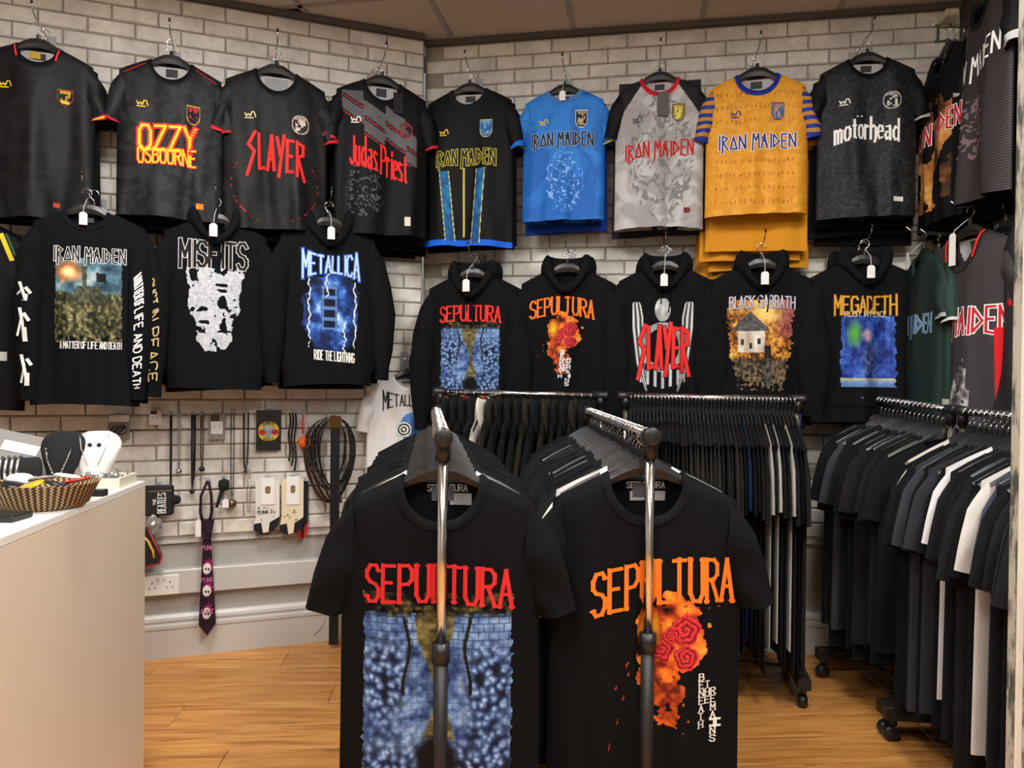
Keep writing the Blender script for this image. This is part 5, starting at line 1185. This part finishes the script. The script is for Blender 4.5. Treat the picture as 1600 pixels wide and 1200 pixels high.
for k, (dx, dy, c, lb) in enumerate(((-0.05, -0.03, '#1d1d20', 'black'), (0.0, -0.045, '#d9a82c', 'yellow'), (0.055, -0.035, '#26262a', 'dark grey'), (0.075, 0.01, '#b9292c', 'red'), (-0.07, 0.02, '#c9c9cc', 'silver'), (-0.01, 0.01, '#8f9096', 'grey'), (0.03, 0.045, '#e4e2de', 'white'))):
    d = ob('button_badge', MB().lathe([(0, 0), (0.028, 0), (0.03, 0.003), (0.026, 0.006), (0, 0.008)], 20).mesh('button_badge', True), plain('badge_'+lb.replace(' ', '_'), rgb(c), 0.3)); d.location = (p.x+dx, p.y+dy, p.z+0.054+0.002*k); d.rotation_euler = (0.25*math.sin(k*2), 0.25*math.cos(k*3), 0)
    tag(d, '%s round badge in the woven basket' % lb, 'badge', 'badges in the basket')
def bust(px, py, h, wd, mat, label):
    q = on_top(px, py); mb = MB(); rows = []
    for i in range(17):
        f = i/16; w_ = wd*np.interp(f, [0, 0.12, 0.45, 0.7, 0.85, 0.95, 1], [0.26, 0.46, 0.80, 1.0, 0.96, 0.72, 0.45]); dp = np.interp(f, [0, 0.5, 1], [0.02, 0.032, 0.024]); yc = 0.05*f
        rows.append([(w_*math.cos(a), yc-dp*math.sin(a)*1.0, h*f) for a in np.linspace(0, 2*math.pi, 25)])
    mb.grid(rows); mb.add(rows[-1][:-1], [tuple(range(24))])
    o = ob('necklace_bust', mb.mesh('necklace_bust', True), mat); o.location = q; o.rotation_euler = (0, 0, 0.25); tag(o, label, 'display bust')
    return o, q
ob_, q = bust(146, 759, 0.152, 0.064, plain('white_leatherette', rgb('#e6e4e0'), 0.5), 'white necklace display bust on the counter')
def necklace(parent_loc, rz, pts, r, mat, pend, label, bead=False):
    e = empty('necklace', parent_loc, rz); tag(e, label, 'necklace')
    MB().tube(pts, r, 5).obj('chain', mat, e, True)
    if bead:
        mb = MB()
        for a_, b_ in zip(pts[:-1], pts[1:]):
            a_, b_ = Vector(a_), Vector(b_); n = max(1, int((b_-a_).length/0.009))
            for k in range(n):
                c = a_.lerp(b_, k/n); mb.lathe([(0, -0.0034), (0.003, -0.0018), (0.003, 0.0018), (0, 0.0034)], 6, c)
        o = mb.obj('beads', mat, e); o['kind'] = 'stuff'
    if pend: 
        c, rr, pm = pend; MB().lathe([(0, -rr), (rr*0.7, -rr*0.7), (rr, 0), (rr*0.7, rr*0.7), (0, rr)], 10, c).obj('pendant', pm, e, True)
    return e
vp = [(-0.035, 0.012, 0.122), (-0.028, -0.001, 0.09), (-0.012, -0.004, 0.05), (0, -0.006, 0.030), (0.012, -0.004, 0.05), (0.028, -0.001, 0.09), (0.035, 0.012, 0.122)]
necklace(q+Vector((0, 0, 0.0)), 0.25, [(x*1.1, y-0.004, z*1.18) for x, y, z in vp], 0.0012, M['silver'], ((0, -0.016, 0.026), 0.008, M['blackplastic']), 'fine chain necklace with a black pendant on the white bust')
for s_ in (-1, 1):
    e = ob('earring', MB().lathe([(0, -0.007), (0.005, -0.004), (0.0065, 0), (0.005, 0.004), (0, 0.007)], 10).mesh('earring', True), M['blackplastic']); e.location = q+Vector((0.009+0.013*s_, -0.012, 0.118)); tag(e, 'black drop earring pinned to the white bust', 'earring', 'earrings on the white bust')
ob_, q2 = bust(92, 762, 0.155, 0.058, M['velvet'], 'black velvet necklace display bust on the counter')
necklace(q2, 0.25, [(x*0.9, y-0.014, z*0.9) for x, y, z in vp], 0.0012, M['silver'], ((0, -0.024, 0.02), 0.006, M['silver']), 'silver cross necklace on the black velvet bust', True)
# roll with studded bracelets
q = on_top(2, 768); e = empty('bracelet_roll', q, 0.35); tag(e, 'black padded roll stand on the counter', 'jewellery stand')
MB().tube([(-0.09, 0, 0.055), (-0.086, 0, 0.055), (0.086, 0, 0.055), (0.09, 0, 0.055)], [0.03, 0.036, 0.036, 0.03], 20).obj('roll', M['velvet'], e, True)
MB().box(-0.07, 0.07, -0.02, 0.02, 0, 0.02, 0.003).obj('base', M['velvet'], e)
br = empty('studded_bracelet', q, 0.35); tag(br, 'silver studded bracelet around the black roll stand', 'bracelet')
for k in range(8):
    x = -0.05+0.0135*k
    MB().tube([(x, 0.0376*math.cos(a_), 0.055+0.0376*math.sin(a_)) for a_ in np.linspace(0, 2*math.pi, 25)], 0.0045, 6, False).obj('bracelet_row', M['silver'], br, True)
# slanted grey lid behind the stands
q = on_top(30, 768); e = empty('display_stand', q+Vector((-0.06, 0.10, 0)), 0.1); tag(e, 'slanted grey display lid behind the black roll stand', 'display lid')
m_ = MB().box(-0.20, 0.10, -0.004, 0.004, 0, 0.15, 0.002).obj('lid', plain('grey_plastic', rgb('#8d8b88'), 0.4), e); m_.rotation_euler = (-0.5, 0.22, 0)
m2 = MB().box(-0.10, 0.0, -0.0056, -0.0042, 0.09, 0.12).obj('sticker', M['white'], e); m2.rotation_euler = (-0.5, 0.22, 0)
MB().box(-0.19, 0.08, -0.02, 0.12, 0, 0.012, 0.003).obj('lid_base', plain('grey_base', rgb('#5f5d5b'), 0.5), e)
# tray of rings, small boxes
q = on_top(151, 765); e = empty('ring_tray', q, 0.137); e.scale = (0.85, 0.8, 1); tag(e, 'cream open tray full of silver rings near the counter edge', 'tray')
tr = plain('cream_tray', rgb('#ddd8c4'), 0.6)
for nm, b in (('tray_base', (-0.07, 0.07, 0, 0.16, 0, 0.006)), ('tray_side', (-0.07, -0.064, 0, 0.16, 0.006, 0.03)), ('tray_side', (0.064, 0.07, 0, 0.16, 0.006, 0.03)), ('tray_side', (-0.064, 0.064, 0, 0.006, 0.006, 0.03)), ('tray_side', (-0.064, 0.064, 0.154, 0.16, 0.006, 0.03))): MB().box(*b).obj(nm, tr, e)
rr = random.Random(9); mb = MB()
for k in range(60):
    c = Vector((rr.uniform(-0.055, 0.055), rr.uniform(0.014, 0.146), 0.022+rr.uniform(0, 0.012))); a0 = rr.uniform(0, 6.28)
    mb.tube([c+Vector((0.009*math.cos(t_)*math.cos(a0), 0.009*math.cos(t_)*math.sin(a0), 0.009*math.sin(t_))) for t_ in np.linspace(0, 6.2832, 11)], 0.002, 5, False)
s_ = mb.obj('ring_assortment', M['silver']); s_.location = q; s_.rotation_euler = (0, 0, 0.137); s_.scale = (0.85, 0.8, 1); s_['kind'] = 'stuff'; tag(s_, 'jumble of silver rings lying in the cream tray', 'rings')
q = on_top(155, 775); o = MB().box(-0.018, 0.018, -0.012, 0.012, 0, 0.018, 0.002).obj('jewellery_box', M['blackplastic']); o.location = q; tag(o, 'small black box between the basket and the ring tray', 'box')
q = on_top(8, 812); o = MB().box(-0.07, 0.04, -0.035, 0.035, 0, 0.014, 0.003).obj('card_reader', M['blackplastic']); o.location = q; tag(o, 'flat black device lying on the counter below the basket', 'device')
# ------------------------------------------------------------------ accessories on the left wall
def LW(px, py, off=0.02):
    p, t_ = on_wall(px, py, 'L', off); return p, t_/F
def hung(name, px, py, off, label, cat, group=None):
    p, s = LW(px, py, off); e = empty(name, p, AL); tag(e, label, cat, group); return e, s
def slat_hook(px, py, d=0.05):
    p, s = LW(px, py, 0.0); e = empty('slat_hook', p, AL); MB().box(-0.012, 0.012, -0.010, -0.006, -0.012, 0.012, 0.002).obj('back_plate', M['clear'], e)
    MB().tube([(0, -0.008, 0), (0, -d, 0), (0, -d-0.01, 0.008)], 0.002, 6).obj('arm', M['wire'], e, True); return e
HK = []
def addhook(px, py, what): HK.append(tag(slat_hook(px, py), 'small wire slat hook holding the '+' '.join(what.split()[:9]), 'hook'))
def ucurve(w_, h, y=-0.03, n=14, depth=0.0):
    return [(w_*math.cos(math.pi*k/n)*(0.55+0.45*math.sin(math.pi*k/n)), y, -h*math.sin(math.pi*k/n)**0.6) for k in range(n+1)]
M['darkmetal'] = plain('dark_bead', (0.03, 0.03, 0.033), 0.3, 0.6)
def chain(px, y0, y1, w_, mat, label, bead=False, pend=None, r=0.0016, strands=1):
    e, s = hung('necklace', px, y0, 0.03, label, 'necklace'); h = (y1-y0)*s
    for k in range(strands):
        pts = [(w_*(1-2*j/10)*(0.6+0.4*math.sin(math.pi*j/10))+0.002*k, -0.006*k, -h*(1-0.04*k)*math.sin(math.pi*j/10)**0.5) for j in range(11)]
        c = MB().tube(pts, r, 5).obj('strand', mat, e, True)
        if bead:
            mb = MB()
            for a_, b_ in zip(pts[:-1], pts[1:]):
                a_, b_ = Vector(a_), Vector(b_); n = max(1, int((b_-a_).length/0.008))
                for q_ in range(n): mb.lathe([(0, -0.0032), (0.0032, -0.0014), (0.0032, 0.0014), (0, 0.0032)], 6, a_.lerp(b_, q_/n))
            o = mb.obj('beads', mat, e); o['kind'] = 'stuff'
    if pend: MB().lathe([(0, -pend[0]), (pend[0]*0.8, -pend[0]*0.6), (pend[0], 0), (pend[0]*0.8, pend[0]*0.6), (0, pend[0])], 12, (0, -0.004, -h-pend[0]*0.6)).obj('pendant', pend[1], e, True)
    addhook(px, y0-2, label.split(' hanging')[0])
chain(267, 648, 762, 0.004, M['blackplastic'], 'long black cord necklace hanging beside the lettered pouch', r=0.0022, strands=2)
chain(280, 650, 733, 0.007, M['silver'], 'braided silver chain hanging on the left wall', True, (0.014, M['silver']))
chain(301, 648, 765, 0.009, M['blackplastic'], 'bundle of black cord necklaces hanging on the left wall', False, (0.012, M['darkmetal']), 0.0018, 5)
chain(316, 648, 730, 0.008, M['darkmetal'], 'dark beaded chain hanging right of the cord bundle', True, (0.013, M['blackplastic']))
chain(363, 645, 782, 0.010, M['darkmetal'], 'long thin chain with a round brass medallion hanging left of the bead strands', False, (0.022, plain('brass', rgb('#7c6248'), 0.35, 0.8)), 0.0012, 2)
chain(384, 645, 735, 0.016, M['darkmetal'], 'chunky black bead necklace hanging beside the round logo patch', True, (0.008, M['darkmetal']), 0.002, 2)
chain(388, 738, 800, 0.012, M['silver'], 'fine silver chain hanging below the black bead necklace', True)
def flatpack(px0, px1, py0, py1, name, label, cat, mat, off=0.03, th=0.006):
    e, s = hung(name, (px0+px1)/2, py0, off, label, cat); w_ = (px1-px0)*s/2/1.08; h = (py1-py0)*s
    MB().box(-w_, w_, -th/2, th/2, -h, 0, 0.0015).obj('pack', mat, e); addhook((px0+px1)/2, py0+2, label.split(' hanging')[0].split(' with')[0]); return e, w_, h
M['film'] = plain('cellophane_pack', rgb('#8d8680'), 0.12, var=0.2, vscale=40)
e, w_, h = flatpack(170, 202, 648, 687, 'bracelet_pack', 'clear bag of black cord bracelets hanging above the white bust', 'pack', M['film'])
MB().box(-w_*0.95, w_*0.95, -0.0045, -0.0032, -0.03, -0.002).obj('header_card', M['white'], e)
for k in range(3): MB().tube([(0.03*math.cos(a_)*(1-0.15*k), -0.006-0.002*k, -h*0.62+0.018*math.sin(a_+k)) for a_ in np.linspace(0, 6.2832, 19)], 0.002, 5, False).obj('bracelet', M['blackplastic'], e, True)
for (x0, x1, y0, y1, lb) in ((233, 252, 640, 664, 'square white earring card hanging beside the long black cord'), (326, 352, 646, 687, 'white earring card in a clear bag right of the beaded chain')):
    e, w_, h = flatpack(x0, x1, y0, y1, 'earring_card', lb, 'earring card', M['film'] if x0 > 300 else M['white'])
    MB().box(-w_*0.7, w_*0.7, -0.0046, -0.0032, -h*0.78, -h*0.30).obj('card', M['white'], e); MB().box(-w_*0.75, w_*0.3, -0.0046, -0.0032, -h*0.30, -0.004).obj('header_card', M['blackplastic'], e)
    for s_ in (-1, 1): MB().lathe([(0, -0.004), (0.004, 0), (0, 0.004)], 8, (w_*0.35*s_, -0.007, -h*0.5)).obj('earring', M['silver'], e)
flat = Garment(T=0.0, fold=0.0, slope=0.0)                      # a flat ruler for printing on boards
flat.y = lambda x, z, back=False: np.asarray(x, float)*0.0
def ptext(parent, txt, cx, cz, wid, ht, color, y, **k):
    o = flat.text(parent, txt, cx, cz, wid, ht, color, off=0.0, **k); o.location = (0, y, 0); return o
e, w_, h = flatpack(400, 440, 641, 704, 'logo_patch_pack', 'black patch pack with a round yellow band emblem', 'patch', plain('black_card', rgb('#1b1a1c'), 0.35))
def emblem(U, V):
    r = np.hypot((U-0.5)*2, (V-0.5)*2); n = fbm(U*9, V*9, 3)
    col = np.where((r > 0.66)[..., None], H('#e0bf2e'), mixc(H('#6d7b80'), H('#c9cfc9'), n)); rose = (np.hypot((U-0.2)/0.17, (V-0.55)/0.14) < 1) | (np.hypot((U-0.8)/0.17, (V-0.55)/0.14) < 1)
    col = np.where(rose[..., None], mixc(H('#8c1a1c'), H('#d8403a'), n), col); return col, (r < 1).astype(float)
o = flat.picture(e, emblem, -w_*0.86, w_*0.86, -h*0.52-w_*0.86, -h*0.52+w_*0.86, 0.0022, 0.0, 'emblem'); o.location = (0, -0.0045, 0)
ptext(e, "GUNS N'", 0, -h*0.52+w_*0.70, w_*0.95, 0.012, (0.2, 0.12, 0.05), -0.006, wd=0.18, arc=0.35); ptext(e, 'ROSES', 0, -h*0.52-w_*0.70, w_*0.8, 0.012, (0.2, 0.12, 0.05), -0.006, wd=0.18, arc=-0.35)
# studded lanyard and the orange pom-pom key ring
e, s = hung('studded_lanyard', 457, 645, 0.04, 'black studded lanyard between the round emblem patch and the pom-pom', 'lanyard')
for k in range(3): MB().tube([(0.012*(k-1)+0.004*math.sin(j), -0.005*k, -0.022*j*(1+0.1*k)) for j in range(11)], 0.0045, 6).obj('strap', M['velvet'], e, True)
mb = MB()
for k in range(26): mb.lathe([(0, -0.003), (0.003, 0), (0, 0.003)], 6, (0.012*((k % 3)-1), -0.016, -0.02-0.0085*k))
o = mb.obj('studs', M['silver'], e); o['kind'] = 'stuff'; addhook(457, 643, 'studded lanyard')
e, s = hung('pompom_keyring', 475, 648, 0.05, 'fluffy orange pom-pom key ring with a red beaded strap', 'key ring')
rr = random.Random(4); vs = []; mb = MB(); R_ = 0.034; cz = -0.125
for k in range(420):
    u = rr.uniform(-1, 1); a_ = rr.uniform(0, 6.283); d = Vector((math.sqrt(1-u*u)*math.cos(a_), math.sqrt(1-u*u)*math.sin(a_), u)); L_ = R_*rr.uniform(0.9, 1.15)
    n = d.orthogonal().normalized()*0.0022; c = Vector((0.004, 0, cz)); mb.add([c+d*R_*0.5+n, c+d*R_*0.5-n, c+d*L_], [(0, 1, 2)])
mb.lathe([(R_*0.86*math.sin(t_), -R_*0.86*math.cos(t_)) for t_ in np.linspace(0, math.pi, 12)], 16, (0.004, 0, cz))
mb.obj('pompom', plain('orange_fluff', rgb('#e8672c'), 0.9), e)
MB().tube([(0, 0, 0), (-0.008, -0.004, -0.04), (-0.004, -0.004, -0.085)], 0.005, 7).obj('beaded_strap', plain('red_beads', rgb('#c8453c'), 0.4), e, True); MB().tube([(0, 0, 0), (0.010, -0.004, -0.04), (0.008, -0.004, -0.085)], 0.005, 7).obj('beaded_strap', plain('pink_beads', rgb('#dcb8b0'), 0.4), e, True); addhook(475, 646, 'orange pom-pom key ring')
# sock packs
def sock(px, py0, py1, w_px, base, label, off, mark):
    e, s = hung('sock_pack', px, py0, off, label, 'socks'); w_ = w_px*s/2; h = (py1-py0)*s
    out = [(-w_, 0.0), (w_, 0.0), (w_, -h*0.72), (w_*0.9, -h*0.85), (w_*0.5, -h*0.97), (-w_*0.6, -h), (-w_*1.1, -h*0.93), (-w_*1.1, -h*0.82), (-w_*0.95, -h*0.68)]
    MB().prism(out, -0.012, 0.012).obj('sock', plain('sock_'+mark, rgb(base), 0.95), e)
    blk = M['velvet'] if base != '#1b1a1b' else plain('sock_red', rgb('#b8202a'), 0.95)
    MB().prism([(-w_*1.1, -h*0.82), (-w_*0.5, -h*0.80), (-w_*0.35, -h*0.999), (-w_*0.6, -h*1.003), (-w_*1.12, -h*0.935)], -0.0135, 0.0135).obj('toe', blk, e)
    MB().prism([(w_*0.2, -h*0.80), (w_*1.0, -h*0.70), (w_*1.01, -h*0.73), (w_*0.9, -h*0.855), (w_*0.5, -h*0.975), (w_*0.1, -h*0.98)], -0.0135, 0.0135).obj('heel', blk, e)
    if base != '#1b1a1b':
        MB().box(-w_*0.55, w_*0.6, -0.0165, -0.0145, -h*0.46, h*0.05, 0.0005).obj('header_card', M['white'], e)
        o = flat.picture(e, lambda U, V: (mixc(H('#c9a04a'), H('#5a4a3c'), fbm(U*7, V*7, 5)*1.4), (np.hypot(U-0.5, V-0.5) < 0.5).astype(float)), -w_*0.25, w_*0.3, -h*0.26, -h*0.10, 0.0025, 0.0, 'card_print'); o.location = (0, -0.0172, 0)
        r_ = random.Random(int(px)); q_ = []
        for k in range(9):
            x, z = r_.uniform(-0.7, 0.7)*w_, -h*r_.uniform(0.5, 0.75)
            for _ in range(3): q_.append((x+r_.uniform(-.005, .005), z+r_.uniform(-.007, .007), x+r_.uniform(-.005, .005), z+r_.uniform(-.007, .007), 0.0011))
        o = flat.strips(e, 'sock_pattern', q_, 0.0, (0.15, 0.13, 0.13)); o.location = (0, -0.0132, 0); o['kind'] = 'stuff'
        if mark == 'white': ptext(e, 'PUNK', -w_*0.35, -h*0.60, w_*0.9, 0.014, (0.12, 0.12, 0.12), -0.0136, wd=0.2)
    addhook(px, py0-3, label.split(' with')[0])
sock(474, 752, 842, 15, '#1b1a1b', 'black sock with a red toe behind the cream socks', 0.03, 'dark')
sock(418, 750, 832, 36, '#dcd9d2', 'white patterned socks with a white header card', 0.045, 'white')
sock(457, 748, 834, 33, '#e0d3b4', 'cream patterned socks with a white header card', 0.06, 'cream')
# tie with skull print
e, s = hung('necktie', 325, 752, 0.05, 'black and pink skull patterned necktie with PUNK lettering', 'tie')
M['tie'] = jersey_mat('tie_fabric', rgb('#1c1219'), rgb('#30162a'), 30, 'camo', 0.6)
hz = lambda y: -(y-752)*s
MB().tube([(-0.003, 0, 0), (-0.028, -0.004, hz(775)), (-0.030, -0.006, hz(800)), (-0.012, -0.008, hz(824))], 0.006, 8).obj('neck_loop', M['tie'], e, True)
MB().tube([(0.003, 0, 0), (0.014, -0.004, hz(775)), (0.016, -0.006, hz(800)), (0.002, -0.008, hz(824))], 0.006, 8).obj('neck_loop', M['tie'], e, True)
MB().prism([(-0.034, hz(812)), (0.028, hz(812)), (0.014, hz(842)), (-0.018, hz(842))], -0.022, 0.004).obj('knot', M['tie'], e)
MB().prism([(-0.018, hz(840)), (0.014, hz(840)), (0.036, hz(975)), (0.002, hz(993)), (-0.034, hz(975))], -0.012, -0.002).obj('tie_blade', M['tie'], e)
def skulls(U, V):       # pink bursts with plain pale skull heads
    v = (V*3.2) % 1; r = np.hypot((U-0.45)/0.34, (v-0.62)/0.26); th = np.arctan2(v-0.62, U-0.45)
    burst = (np.hypot((U-0.55)/0.5, (v-0.5)/0.4) < 0.75+0.25*np.sin(th*14)) & (v < 0.75); al = burst | (r < 1)
    col = np.where((r < 1)[..., None], H('#e6e0da'), H('#a02c72'))
    eye = (np.hypot((U-0.35)/0.09, (v-0.64)/0.06) < 1) | (np.hypot((U-0.58)/0.09, (v-0.66)/0.06) < 1) | ((v > 0.78) & (v < 0.86) & (np.sin(U*40) > 0) & (r < 1))
    return np.where(eye[..., None], H('#1a1418'), col), (al & (V < 0.97)).astype(float)
o = flat.picture(e, skulls, -0.024, 0.026, hz(978), hz(866), 0.0025, 0.0, 'skull_print'); o.location = (0, -0.0128, 0)
for y in (855, 905, 955): ptext(e, 'PUNK', 0.0, hz(y), 0.046, 0.018, (0.72, 0.42, 0.60), -0.0138, wd=0.2)
MB().prism([(-0.048, hz(836)), (-0.026, hz(836)), (-0.026, hz(812)), (-0.037, hz(808)), (-0.048, hz(812))], -0.026, -0.024).obj('price_tag', M['white'], e); addhook(325, 750, 'skull patterned necktie')
# black pouch with a strap and a price tag
e, s = hung('leather_pouch', 350, 748, 0.05, 'small black leather holster pouch with a white price tag', 'pouch')
MB().lathe([(0.0, -0.055), (0.018, -0.05), (0.024, -0.03), (0.022, -0.008), (0.0, 0)], 14).obj('pouch', M['velvet'], e, True)
MB().tube([(-0.006, -0.004, -0.045), (-0.018, -0.008, -0.085), (-0.030, -0.008, -0.125)], [0.010, 0.008, 0.006], 8).obj('strap', M['velvet'], e, True)
MB().prism([(-0.006, -0.125), (0.020, -0.125), (0.020, -0.092), (0.007, -0.084), (-0.006, -0.092)], -0.022, -0.020).obj('price_tag', M['white'], e); addhook(350, 746, 'small black holster pouch')
# lettered pouch and the red and yellow bag near the counter
e, s = hung('zip_pouch', 250, 758, 0.06, 'black zip pouch with white lettering hanging beside the counter', 'pouch')
MB().box(-0.062, 0.055, -0.012, 0.012, -0.13, 0, 0.008).obj('pouch', plain('black_nylon', rgb('#141416'), 0.6, 0, 0.1, 200), e)
MB().box(-0.045, 0.045, -0.0145, -0.012, -0.026, -0.021).obj('zip', M['silver'], e); MB().lathe([(0, -0.022), (0.018, -0.014), (0.022, 0), (0.018, 0.014), (0, 0.022)], 12, (0.062, -0.004, -0.065)).obj('pompom', M['velvet'], e, True)
ptext(e, 'BEATLES', 0.008, -0.075, 0.085, 0.030, (0.92, 0.92, 0.92), -0.0135, wd=0.2, serif=True, contrast=0.3, rot=math.pi/2); ptext(e, 'THE', -0.02, -0.070, 0.024, 0.010, (0.92, 0.92, 0.92), -0.0135, wd=0.22, rot=math.pi/2); addhook(250, 756, 'black lettered zip pouch')
e, s = hung('shoulder_bag', 232, 832, 0.09, 'black bag with red piping and a yellow stripe beside the counter', 'bag')
MB().prism([(-0.06, 0.02), (0.0, 0.02), (0.052, -0.10), (0.045, -0.13), (-0.06, -0.15)], -0.02, 0.02).obj('bag_body', plain('bag_black', rgb('#141416'), 0.5), e)
MB().tube([(0.0, -0.021, 0.02), (0.052, -0.021, -0.10), (0.045, -0.021, -0.13), (-0.06, -0.021, -0.15)], 0.004, 6).obj('piping', plain('red_piping', rgb('#a01c2a'), 0.4), e, True)
MB().tube([(-0.03, -0.022, 0.0), (0.0, -0.023, -0.03), (0.02, -0.023, -0.075), (0.024, -0.023, -0.105)], 0.005, 6).obj('stripe', plain('yellow_stripe', rgb('#e0b429'), 0.4), e, True)
e, s = hung('crumpled_bag', 240, 805, 0.06, 'crumpled clear plastic bag above the red piped bag', 'plastic bag'); rr = random.Random(2)
MB().grid([[(0.034*math.sin(t_)*math.cos(a_)*rr.uniform(0.75, 1.1), 0.03*math.sin(t_)*math.sin(a_)*rr.uniform(0.75, 1.1), -0.05-0.055*math.cos(t_)*rr.uniform(0.85, 1.05)) for a_ in np.linspace(0, 6.2832, 15)] for t_ in np.linspace(0, math.pi, 11)]).obj('bag', M['film'], e)
# belts hanging in coils, one long belt
addhook(520, 650, 'bunch of leather belts')
for k in range(7):
    e, s = hung('leather_belt', 521, 652, 0.03+0.012*k, ['black studded belt', 'dark braided belt', 'black double-stitched belt', 'brown punched belt', 'black chain belt', 'thin black belt', 'black eyelet belt'][k]+' looped in the bunch left of the front rack', 'belt')
    w_, h = 0.085+0.012*((k*3) % 5), 0.33+0.03*((k*2) % 4); dx = -0.015+0.012*(k % 3)
    pts = [(dx+w_*math.sin(a_)*(0.8+0.2*math.cos(a_)), 0.004*math.sin(3*a_), -h/2+h/2*math.cos(a_)) for a_ in np.linspace(0, 6.2832, 33)]
    rows = [[(p_[0]*0.93, p_[1]-0.005, p_[2]*0.985), (p_[0]*1.07, p_[1]-0.003, p_[2]*1.015), (p_[0]*1.07, p_[1]+0.003, p_[2]*1.015), (p_[0]*0.93, p_[1]+0.002, p_[2]*0.985), (p_[0]*0.93, p_[1]-0.005, p_[2]*0.985)] for p_ in pts]
    MB().grid(rows).obj('strap', plain('belt_leather_%d' % k, rgb(['#17161a', '#2a1f22', '#151517', '#33221d', '#1b1b1e', '#121214', '#1e1c1f'][k]), 0.4), e, True)
    mb = MB()
    for p_ in pts[1:-1:1]: mb.lathe([(0, -0.003), (0.0028, 0), (0, 0.003)], 6, (p_[0]*1.0, p_[1]-0.012, p_[2]))
    if k in (0, 1, 4, 6): o = mb.obj('studs', M['silver'], e); o['kind'] = 'stuff'
    MB().box(pts[14][0]-0.012, pts[14][0]+0.012, -0.017, -0.012, pts[14][2]-0.018, pts[14][2]+0.018, 0.002).obj('buckle', M['silver'], e)
e, s = hung('leather_belt', 524, 650, 0.13, 'long plain black belt hanging straight down with a square brass buckle', 'belt')
MB().box(-0.021, 0.021, -0.002, 0.002, -1.04, -0.045, 0.001).obj('strap', plain('belt_plain', rgb('#1a1a1d'), 0.35), e); MB().box(-0.026, 0.026, -0.008, 0.002, -0.055, 0.0, 0.004).obj('buckle', plain('brass_buckle', rgb('#8a6a3c'), 0.3, 0.9), e)
MB().grid([[(-0.035-0.05*(k/8)**2, -0.012*s_+0.02, -0.90-0.014*k+0.02*(k/8)**3) for s_ in (0, 1)] for k in range(9)]).obj('strap_tail', plain('belt_tail', rgb('#1a1a1d'), 0.35), e, True)
# double power socket on the trunking
p, s = LW(252, 914, 0.031); e = empty('power_socket', p, AL); tag(e, 'white double power socket on the trunking beside the counter', 'socket')
MB().box(-0.073, 0.073, -0.010, 0, -0.043, 0.043, 0.003).obj('face_plate', plain('white_plastic', rgb('#e3e1dd'), 0.35), e)
for s_ in (-1, 1):
    for (dx, dz, a_, b_) in ((0, 0.012, 0.002, 0.004), (-0.011, -0.010, 0.0035, 0.002), (0.011, -0.010, 0.0035, 0.002)): MB().box(0.035*s_+dx-a_, 0.035*s_+dx+a_, -0.0108, -0.0098, dz-b_, dz+b_).obj('pin_hole', M['blackplastic'], e)
    MB().box(0.012*s_-0.005, 0.012*s_+0.005, -0.0135, -0.0098, 0.018, 0.034, 0.001).obj('switch', M['whitepaint'], e)
# alarm sensor high up at the end of the back wall
p, _ = on_wall(1474, 47, 'B', 0.0); e = empty('alarm_sensor', p, AB); tag(e, 'cream alarm sounder box high up in the right corner', 'alarm')
MB().box(-0.028, 0.028, -0.035, -0.004, -0.05, 0.045, 0.006).obj('housing', plain('cream_plastic', rgb('#d8ccb0'), 0.45), e); MB().lathe([(0.0, 0.0), (0.012, 0.002), (0.022, 0.008), (0.024, 0.014)], 18).obj('dome', plain('grey_dome', rgb('#a79f90'), 0.35), e, True)
d_ = e.children[-1]; d_.rotation_euler = (-math.pi/2, 0, 0); d_.location = (0, -0.050, 0.015)
MB().box(-0.036, 0.03, -0.006, -0.002, -0.075, 0.06).obj('mount_plate', M['trimdark'], e)
# scuffed grey frame post at the right edge
def scuffed():
    m, N, L, B = newmat('scuffed_paint'); ge = N.new('ShaderNodeNewGeometry'); mp = N.new('ShaderNodeMapping'); mp.inputs['Scale'].default_value = (9, 9, 2.2); L.new(ge.outputs['Position'], mp.inputs['Vector'])
    nz = N.new('ShaderNodeTexNoise'); nz.inputs['Scale'].default_value = 4; nz.inputs['Detail'].default_value = 8; nz.inputs['Roughness'].default_value = 0.7; L.new(mp.outputs[0], nz.inputs['Vector'])
    cr = N.new('ShaderNodeValToRGB'); e = cr.color_ramp.elements; e[0].position = 0.42; e[0].color = (*rgb('#4d524c'), 1); e[1].position = 0.52; e[1].color = (*rgb('#b9b6a8'), 1); L.new(nz.outputs['Fac'], cr.inputs['Fac'])
    L.new(cr.outputs['Color'], B.inputs['Base Color']); B.inputs['Roughness'].default_value = 0.5; return m
px_ = (1579-800)/F*1.325
o = MB().box(0, 0.16, 0, 0.025, 0, CEIL-0.002, 0.004).obj('trim_3', scuffed()); o.location = (px_, 1.30, 0); struct(o, 'scuffed grey painted door frame post at the right edge')
o = MB().box(0, 0.012, -0.004, 0.0, 0, CEIL-0.002, 0.001).obj('trim_4', plain('pale_edge_paint', rgb('#d9d6cb'), 0.5, var=0.1, vscale=9)); o.location = (px_, 1.30, 0); struct(o, 'pale worn edge strip of the door frame post')
